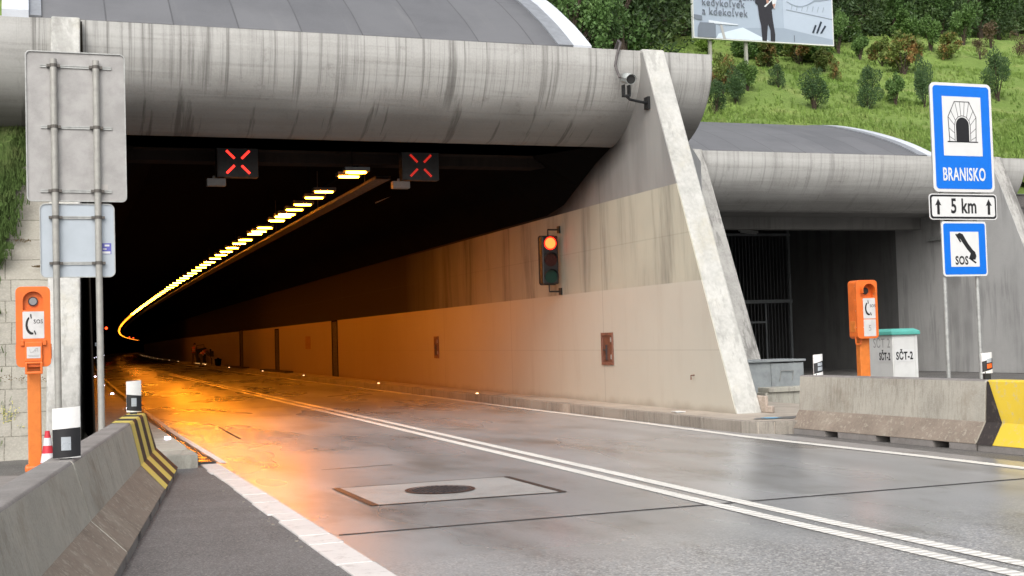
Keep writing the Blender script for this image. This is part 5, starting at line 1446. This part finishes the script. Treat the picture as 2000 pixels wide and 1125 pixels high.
for k in range(n):
    a0, a1 = 2*PI*k/n, 2*PI*(k+1)/n
    rg.add([(.335*math.cos(a0), .335*math.sin(a0), .014), (.335*math.cos(a1), .335*math.sin(a1), .014), (.375*math.cos(a1), .375*math.sin(a1), .014), (.375*math.cos(a0), .375*math.sin(a0), .014)], [(0, 1, 2, 3)])
build('rim', rg, newmat('rust_ring', (.06, .03, .025), .5)[0], mh, recalc=False)

# ---- slot drain grates on the left gutter
g0 = empty('drain_grate', (0, 0, 0))
build('frame', MB().box(-.13, -.1, 0, .5, -.01, .02).box(.1, .13, 0, .5, -.01, .02).box(-.1, .1, 0, .03, -.01, .02), MAT['iron'], g0)
sb = MB()
for k in range(7): sb.box(-.1, .1, .06+k*.063, .09+k*.063, -.005, .015)
build('bars', sb, newmat('wet_steel_bars', (.2, .17, .14), .18, .7)[0], g0)
for i in range(16):
    o = g0 if i == 0 else copy_tree(g0); y = 18.0+i*.52; o.location = (2.1+.02*math.sin(i*2.)+dd(y), y, .004)
    tag(o, 'wet slotted drain grate between the left kerb and the edge line', 'drain grate', 'drain grates along the left edge')

# ---- cone
cn = empty('traffic_cone', (.06, 17.9, 0)); tag(cn, 'small red and white traffic cone behind the left barrier', 'traffic cone')
def conez(z): return .115-.085*(z/.55)
for i, (a, b2) in enumerate(((.0, .15), (.15, .27), (.27, .37), (.37, .47), (.47, .56))):
    c_ = MB(); n = 20; c_.v = [(conez(a)*math.cos(2*PI*k/n), conez(a)*math.sin(2*PI*k/n), a) for k in range(n)]+[(conez(b2)*math.cos(2*PI*k/n), conez(b2)*math.sin(2*PI*k/n), b2) for k in range(n)]
    c_.f = [(k, (k+1) % n, n+(k+1) % n, n+k) for k in range(n)]+([tuple(range(n, 2*n))] if i == 4 else []); c_.m = [0]*len(c_.f)
    build('band', c_, MAT['red' if i % 2 == 0 else 'conew'], cn, smooth=True)
build('base', MB().box(-.16, .16, -.16, .16, 0, .025), MAT['red'], cn)
# rubble slab behind the left barrier
rb = MB().prism_z([(-.75, 15.6), (-.25, 16.2), (-.12, 17.1), (-.5, 17.4), (-1.1, 16.8)], 0, .06).prism_z([(-.8, 14.8), (-.4, 15.4), (-.75, 15.9), (-1.2, 15.2)], 0, .09)
tag(build('concrete_slab', rb, MAT['barrier_top'], bevel=.02), 'broken flat concrete slab on the ground behind the left barrier', 'slab')
# blue paint splash, litter on the pavement
def blob(cx, cy, rx, ry, z, seed, n=22):
    r_ = random.Random(seed); return [(cx+rx*math.cos(2*PI*k/n)*r_.uniform(.6, 1.2), cy+ry*math.sin(2*PI*k/n)*r_.uniform(.6, 1.2), z) for k in range(n)]
pb = MB(); pb.add(blob(11.0, 18.0, .16, .16, .1945, 3), [tuple(range(22))]); build('paint_stain', pb, newmat('pale_blue_paint', (.2, .42, .6), .5)[0], recalc=False)['kind'] = 'structure'
pb = MB(); pb.add(blob(11.25, 18.0, .55, .28, .187, 4), [tuple(range(22))]); build('damp_stain', pb, newmat('damp_patch', (.17, .165, .16), .3)[0], recalc=False)['kind'] = 'structure'
tag(build('litter', MB().prism_z([(10.55, 20.4), (10.72, 20.38), (10.74, 20.62), (10.58, 20.66)], .192, .205), MAT['white']), 'scrap of white litter on the pavement beside the kerb', 'litter')
# bucket, and dark strips in place of shadows on the tunnel pavement
tag(build('bucket', MB().tube([(12.05, 95, .19), (12.05, 95, .7)], [.2, .26], 12).tube([(12.05, 95, .7), (12.05, 95, .78)], [.1, .06], 8), MAT['void']), 'dark bucket standing on the tunnel pavement', 'bucket')
for (x, y, w_, L, lb) in ((11.6, 68, .42, 9, 'dark strip standing in for a shadow on the tunnel pavement, nearer one'), (11.9, 84, .45, 8, 'dark strip standing in for a shadow on the tunnel pavement, farther one')):
    o = build('board', MB().box(-w_/2, w_/2, -L/2, L/2, 0, .07), MAT['door']); o.location = (x, y, .192); o.rotation_euler = (0, 0, -.022); tag(o, lb, 'board', 'dark shadow strips on the tunnel pavement')  # each 'board' is a dark strip standing in for a shadow
tag(build('reflective_pole', MB().tube([(11.85, 108, .28), (12.1, 102.5, .24)], .03, 6), emis('glowing_work_tube', (1, .5, .15), .5)), 'bright work light tube lying on the pavement by the workers', 'work light')
crt = empty('tool_cart', (12.5, 109.5, .18)); tag(crt, 'dark tool cart between the two workers', 'cart')
build('body', MB().add([(-.35, -.3, .12), (.35, -.3, .12), (.35, .3, .12), (-.35, .3, .12), (-.42, -.36, 1.25), (.42, -.36, 1.35), (.42, .36, 1.35), (-.42, .36, 1.25)], [(0, 3, 2, 1), (0, 1, 5, 4), (1, 2, 6, 5), (2, 3, 7, 6), (3, 0, 4, 7), (4, 5, 6, 7)]), MAT['rubber'], crt, bevel=.04)
build('wheel', MB().tube([(-.38, -.2, .12), (-.3, -.2, .12)], .12, 12), MAT['rubber'], crt); build('wheel', MB().tube([(.3, -.2, .12), (.38, -.2, .12)], .12, 12), MAT['rubber'], crt)
build('handle', MB().tube([(-.3, .3, 1.25), (-.3, .4, 1.55), (.3, .4, 1.6), (.3, .3, 1.3)], .03, 6), MAT['rubber'], crt)

# ---- people
def skinned(name, pts, edges, rad, mat, parent, sub=2):
    me = bpy.data.meshes.new(name); me.from_pydata(pts, edges, []); o = bpy.data.objects.new(name, me); COL.objects.link(o)
    sk = o.modifiers.new('skin', 'SKIN'); sk.use_smooth_shade = True
    for i, r_ in enumerate(rad): me.skin_vertices[0].data[i].radius = (r_, r_) if not isinstance(r_, tuple) else r_
    me.skin_vertices[0].data[0].use_root = True
    sb_ = o.modifiers.new('sub', 'SUBSURF'); sb_.levels = sub; sb_.render_levels = sub
    bpy.context.view_layer.update()
    m2 = bpy.data.meshes.new_from_object(o.evaluated_get(bpy.context.evaluated_depsgraph_get())); m2.name = name
    bpy.data.objects.remove(o); m2.materials.clear(); m2.materials.append(mat); m2.shade_smooth()
    o = bpy.data.objects.new(name, m2); COL.objects.link(o); o.parent = parent; return o
skin_m = plain('skin', (.4, .22, .15), .6); trous = plain('work_trousers', (.16, .13, .09), .85); vest_m = plain('orange_vest', (.75, .12, .03), .7); strp = plain('reflective_tape', (.6, .62, .6), .4); hair_m = plain('dark_cap', (.02, .016, .014), .8)
def person(label, loc, rz, J, vest_lo, vest_hi):
    root = empty('person', loc, rz); tag(root, label, 'person', 'road workers in the tunnel')
    names_ = ['pelvis', 'waist', 'chest', 'neck', 'head', 'crown', 'hipL', 'kneeL', 'ankleL', 'toeL', 'hipR', 'kneeR', 'ankleR', 'toeR', 'shL', 'elL', 'wrL', 'haL', 'shR', 'elR', 'wrR', 'haR']
    R_ = [.13, .125, .15, .06, .085, .07, .1, .065, .045, .04, .1, .065, .045, .04, .075, .048, .035, .035, .075, .048, .035, .035]
    E_ = [(0, 1), (1, 2), (2, 3), (3, 4), (4, 5), (0, 6), (6, 7), (7, 8), (8, 9), (0, 10), (10, 11), (11, 12), (12, 13), (2, 14), (14, 15), (15, 16), (16, 17), (2, 18), (18, 19), (19, 20), (20, 21)]
    pts_ = [Vector(J[n_]) for n_ in names_]; R2 = list(R_); E2 = list(E_)
    # five short fingers on each hand
    for w_, h_ in ((16, 17), (20, 21)):
        d_ = (pts_[h_]-pts_[w_]).normalized(); s_ = d_.cross(Vector((0, 1, .3))).normalized()
        for k in range(5):
            base = pts_[h_]+s_*(k-2)*.02 if k < 4 else pts_[w_]+(pts_[h_]-pts_[w_])*.5+s_*.05
            ln_ = (.055, .065, .062, .05, .04)[k]
            i0 = len(pts_); pts_ += [base+d_*.015, base+d_*(.015+ln_)+Vector((0, 0, -.01))]; R2 += [.012, .009]; E2 += [(h_, i0), (i0, i0+1)]
    body = skinned('body', [tuple(p) for p in pts_], E2, R2, skin_m, root)
    nt = skin_m
    # clothes: slightly larger shells over the same joints
    ji = {n_: Vector(J[n_]) for n_ in names_}
    def shell(nm, ns, es, rs, mat): return skinned(nm, [tuple(ji[a]) for a in ns], es, rs, mat, root, 2)
    shell('trousers', ['pelvis', 'hipL', 'kneeL', 'ankleL', 'hipR', 'kneeR', 'ankleR'], [(0, 1), (1, 2), (2, 3), (0, 4), (4, 5), (5, 6)], [.15, .118, .088, .07, .118, .088, .07], trous)
    v_ = shell('vest', ['waist', 'chest', 'shL', 'shR', 'pelvis'], [(0, 1), (1, 2), (1, 3), (0, 4)], [.16, .18, .105, .105, .165], vest_m)
    # sleeves
    shell('sleeve', ['shL', 'elL', 'wrL'], [(0, 1), (1, 2)], [.09, .062, .048], trous); shell('sleeve', ['shR', 'elR', 'wrR'], [(0, 1), (1, 2)], [.09, .062, .048], trous)
    # reflective bands round the trunk
    ax = (ji['chest']-ji['pelvis']); a_n = ax.normalized()
    for t in (.25, .62):
        c = ji['pelvis']+ax*t; b = MB(); b.tube([c-a_n*.025, c+a_n*.025], .185, 18); build('tape', b, strp, v_)
    cap = MB(); c = ji['crown']; 
    hd = (ji['crown']-ji['head']).normalized(); c0 = ji['head']+hd*.02; 
    cap.tube([c0, c0+hd*.05, c0+hd*.1, c0+hd*.13], [.102, .1, .075, .03], 14); build('cap', cap, hair_m, root, smooth=True)
    for s_ in (-1, 1):
        b = MB(); a = ji['ankleL' if s_ < 0 else 'ankleR']; b.box(a.x-.05, a.x+.05, a.y-.19, a.y+.08, 0, .09); build('boot', b, hair_m, root, bevel=.03)
    return root
J1 = dict(pelvis=(0, 0, .95), waist=(0, 0, 1.1), chest=(0, -.02, 1.33), neck=(0, -.03, 1.5), head=(0, -.05, 1.6), crown=(0, -.05, 1.7), hipL=(-.1, 0, .9), kneeL=(-.13, -.15, .5), ankleL=(-.14, -.1, .09), toeL=(-.14, -.25, .05),
          hipR=(.1, 0, .9), kneeR=(.12, .02, .5), ankleR=(.13, .22, .09), toeR=(.13, .08, .05), shL=(-.2, 0, 1.42), elL=(-.26, .06, 1.15), wrL=(-.27, -.06, .92), haL=(-.27, -.1, .85), shR=(.2, 0, 1.42), elR=(.25, -.02, 1.15), wrR=(.24, -.18, .97), haR=(.23, -.24, .93))
person('worker in an orange vest walking away beside the tool cart', (12.35, 113, .185), 2.6, J1, 0, 0)
J2 = dict(pelvis=(0, .1, .98), waist=(0, -.02, 1.12), chest=(0, -.3, 1.28), neck=(0, -.5, 1.33), head=(0, -.6, 1.34), crown=(0, -.7, 1.33), hipL=(-.1, .1, .93), kneeL=(-.13, .0, .5), ankleL=(-.14, .08, .09), toeL=(-.14, -.07, .05),
          hipR=(.1, .1, .93), kneeR=(.12, .06, .5), ankleR=(.13, .2, .09), toeR=(.13, .05, .05), shL=(-.19, -.33, 1.3), elL=(-.2, -.42, 1.02), wrL=(-.1, -.56, .86), haL=(-.06, -.62, .82), shR=(.19, -.33, 1.3), elR=(.22, -.48, 1.04), wrR=(.1, -.6, .9), haR=(.06, -.66, .86))
person('worker in a striped orange vest bending over a tool at the wall', (11.9, 103.5, .0), 1.25, J2, 0, 0)
tag(build('hand_tool', MB().tube([(12.5, 103.3, .85), (12.62, 103.3, .6), (12.6, 103.2, .1)], .035, 8).box(12.45, 12.75, 103.1, 103.4, .8, 1.25), MAT['rubber']), 'dark hand tool held by the bending worker', 'tool')

# ---- billboard
bbx, bby = 33.95, 62.0
bl = empty('billboard', (bbx, bby, 0)); tag(bl, 'large pale billboard with a man in black standing above the grassy slope', 'billboard')
W_, Z0, Z1 = 8.95, 17.85, 22.25
def bbp(name, col, rough=.6): return plain('print_'+name, col, rough, var=.06, scale=.5)
build('panel', MB().box(0, W_, 0, .15, Z0, Z1), bbp('ground', (.36, .43, .53)), bl)
build('rim', MB().box(-.06, W_+.06, -.02, .17, Z0-.07, Z0).box(-.06, 0, -.02, .17, Z0, Z1).box(W_, W_+.06, -.02, .17, Z0, Z1), MAT['white'], bl)
for x in (1.02, 3.3): build('post', MB().box(x, x+.16, .2, .36, 13.5, Z1-.3), plain('grey_wood_post', (.35, .35, .31), .8), bl)
pic = build('picture', MB().box(0, 1.0, -.012, -.001, Z0, Z0+.01), bbp('a', (.3, .36, .45)), bl)
def flat(col, polys, lay, nm='print'):
    b = MB()
    for P in polys: b.prism_y([(x, Z0+z) for x, z in P], -.012*lay-.006, -.012*lay)
    return build(nm, b, bbp(col[0], col[1]), bl)
# coordinates in metres from lower left; 30 px in the photograph = 1 m
flat(('rightwall', (.42, .49, .6)), [[(5.7, .8), (W_, .3), (W_, 4.4), (5.7, 4.4)]], 1, 'print')
flat(('greyfloor', (.3, .36, .45)), [[(2.9, .65), (5.7, .8), (W_, .3), (W_, 0), (4.6, 0)]], 1.2, 'print')
flat(('whitefloor', (.62, .72, .82)), [[(1.5, .25), (3.05, .68), (4.75, 0), (1.35, 0)]], 2, 'floor_print')
flat(('table', (.66, .72, .8)), [[(.9, .98), (2.75, .84), (2.75, .78), (.9, .8)]], 3, 'table_print')
flat(('tableleg', (.42, .42, .42)), [[(1.6, .75), (1.75, .75), (1.95, 0), (1.78, 0)]], 3, 'table_print')
flat(('chair', (.17, .2, .25)), [[(.18, 0), (.22, .55), (.35, .83), (1.25, .83), (1.33, .7), (1.33, 0)], [(.0, 1.0), (.0, 1.25), (.5, 1.2), (.5, .95)]], 3.2, 'chair_print')
man = [(4.28, 0), (4.22, .9), (4.1, 1.5), (4.06, 2.0), (3.9, 2.1), (3.88, 2.75), (4.0, 3.0), (4.3, 3.12), (4.34, 3.25), (4.52, 3.25), (4.58, 3.1), (4.92, 2.95), (5.05, 2.3), (5.1, 1.95), (4.95, 1.8), (5.0, 1.2), (5.12, .4), (5.1, 0), (4.82, 0), (4.82, .6), (4.68, 1.0), (4.6, .4), (4.56, 0)]
flat(('suit', (.02, .02, .028)), [man], 3.4, 'man_print')
flat(('head', (.3, .18, .14)), [[(4.31+.11*0, 3.24), (4.3, 3.5), (4.38, 3.62), (4.5, 3.62), (4.57, 3.5), (4.55, 3.24)]], 3.3, 'man_print')
flat(('paper', (.65, .68, .72)), [[(4.45, 1.95), (4.95, 2.4), (5.02, 2.36), (4.55, 1.92)], [(4.95, 2.38), (5.3, 2.4), (5.15, 1.85), (5.05, 1.95)]], 4.2, 'paper_print')
flat(('hand', (.42, .24, .19)), [[(4.6, 2.3), (4.72, 2.48), (4.78, 2.2), (4.65, 2.1)], [(5.0, 2.1), (5.2, 2.15), (5.1, 1.85)]], 4.4, 'hand_print')
arcp = [(5.95+2.95*k/16, 2.35-.28*math.sin(PI*min(1, k/10))+.5*(k/16)**2) for k in range(17)]
flat(('curve', (.25, .3, .37)), [arcp+[(x, z-.05-.28*max(0, (i-6)/16)) for i, (x, z) in reversed(list(enumerate(arcp)))], [(6.55, 2.95), (6.8, 3.15), (7.3, 2.9), (6.9, 3.45)], [(7.6, 3.4), (8.3, 3.0), (8.8, 2.6), (8.4, 3.2)]], 2.4, 'shape_print')
flat(('line', (.24, .28, .34)), [[(5.9, 1.88), (W_, 1.5), (W_, 1.46), (5.9, 1.84)]], 2.4, 'line_print')
for i in range(7): flat(('twig', (.3, .36, .42)), [[(6.2+.35*i, 1.85), (6.23+.35*i, 1.85), (6.23+.35*i+.1, 2.15), (6.2+.35*i+.08, 2.15)]], 2.6, 'line_print')
flat(('logo', (.02, .03, .05)), [[(7.55+.27*i, .62), (7.68+.27*i, .62), (7.98+.27*i-.1*(i == 0), 1.28-.22*abs(i-1)+.0), (7.87+.27*i-.1*(i == 0), 1.32-.22*abs(i-1))] for i in range(3)], 3, 'emblem_print')
flat(('pole', (.1, .12, .15)), [[(6.35, .05), (6.39, .05), (6.39, .42), (6.35, .42)]], 3, 'line_print')
t_ = MB(); text_on(t_, 'napredujem', .66, .5, -.05, Z0+2.26, 1.0, .012, 'LEFT', .006); build('lettering', t_, bbp('boldgrey', (.09, .1, .13)), bl)
t_ = MB(); text_on(t_, 'kedykoľvek', .6, .5, -.05, Z0+1.78, .9, 0, 'LEFT', .006); build('lettering', t_, bbp('thingrey', (.15, .17, .21)), bl)
t_ = MB(); text_on(t_, 'a kdekoľvek', .6, .5, -.05, Z0+1.28, .9, 0, 'LEFT', .006)
build('lettering', t_, bbp('thingrey', (.15, .17, .21)), bl)
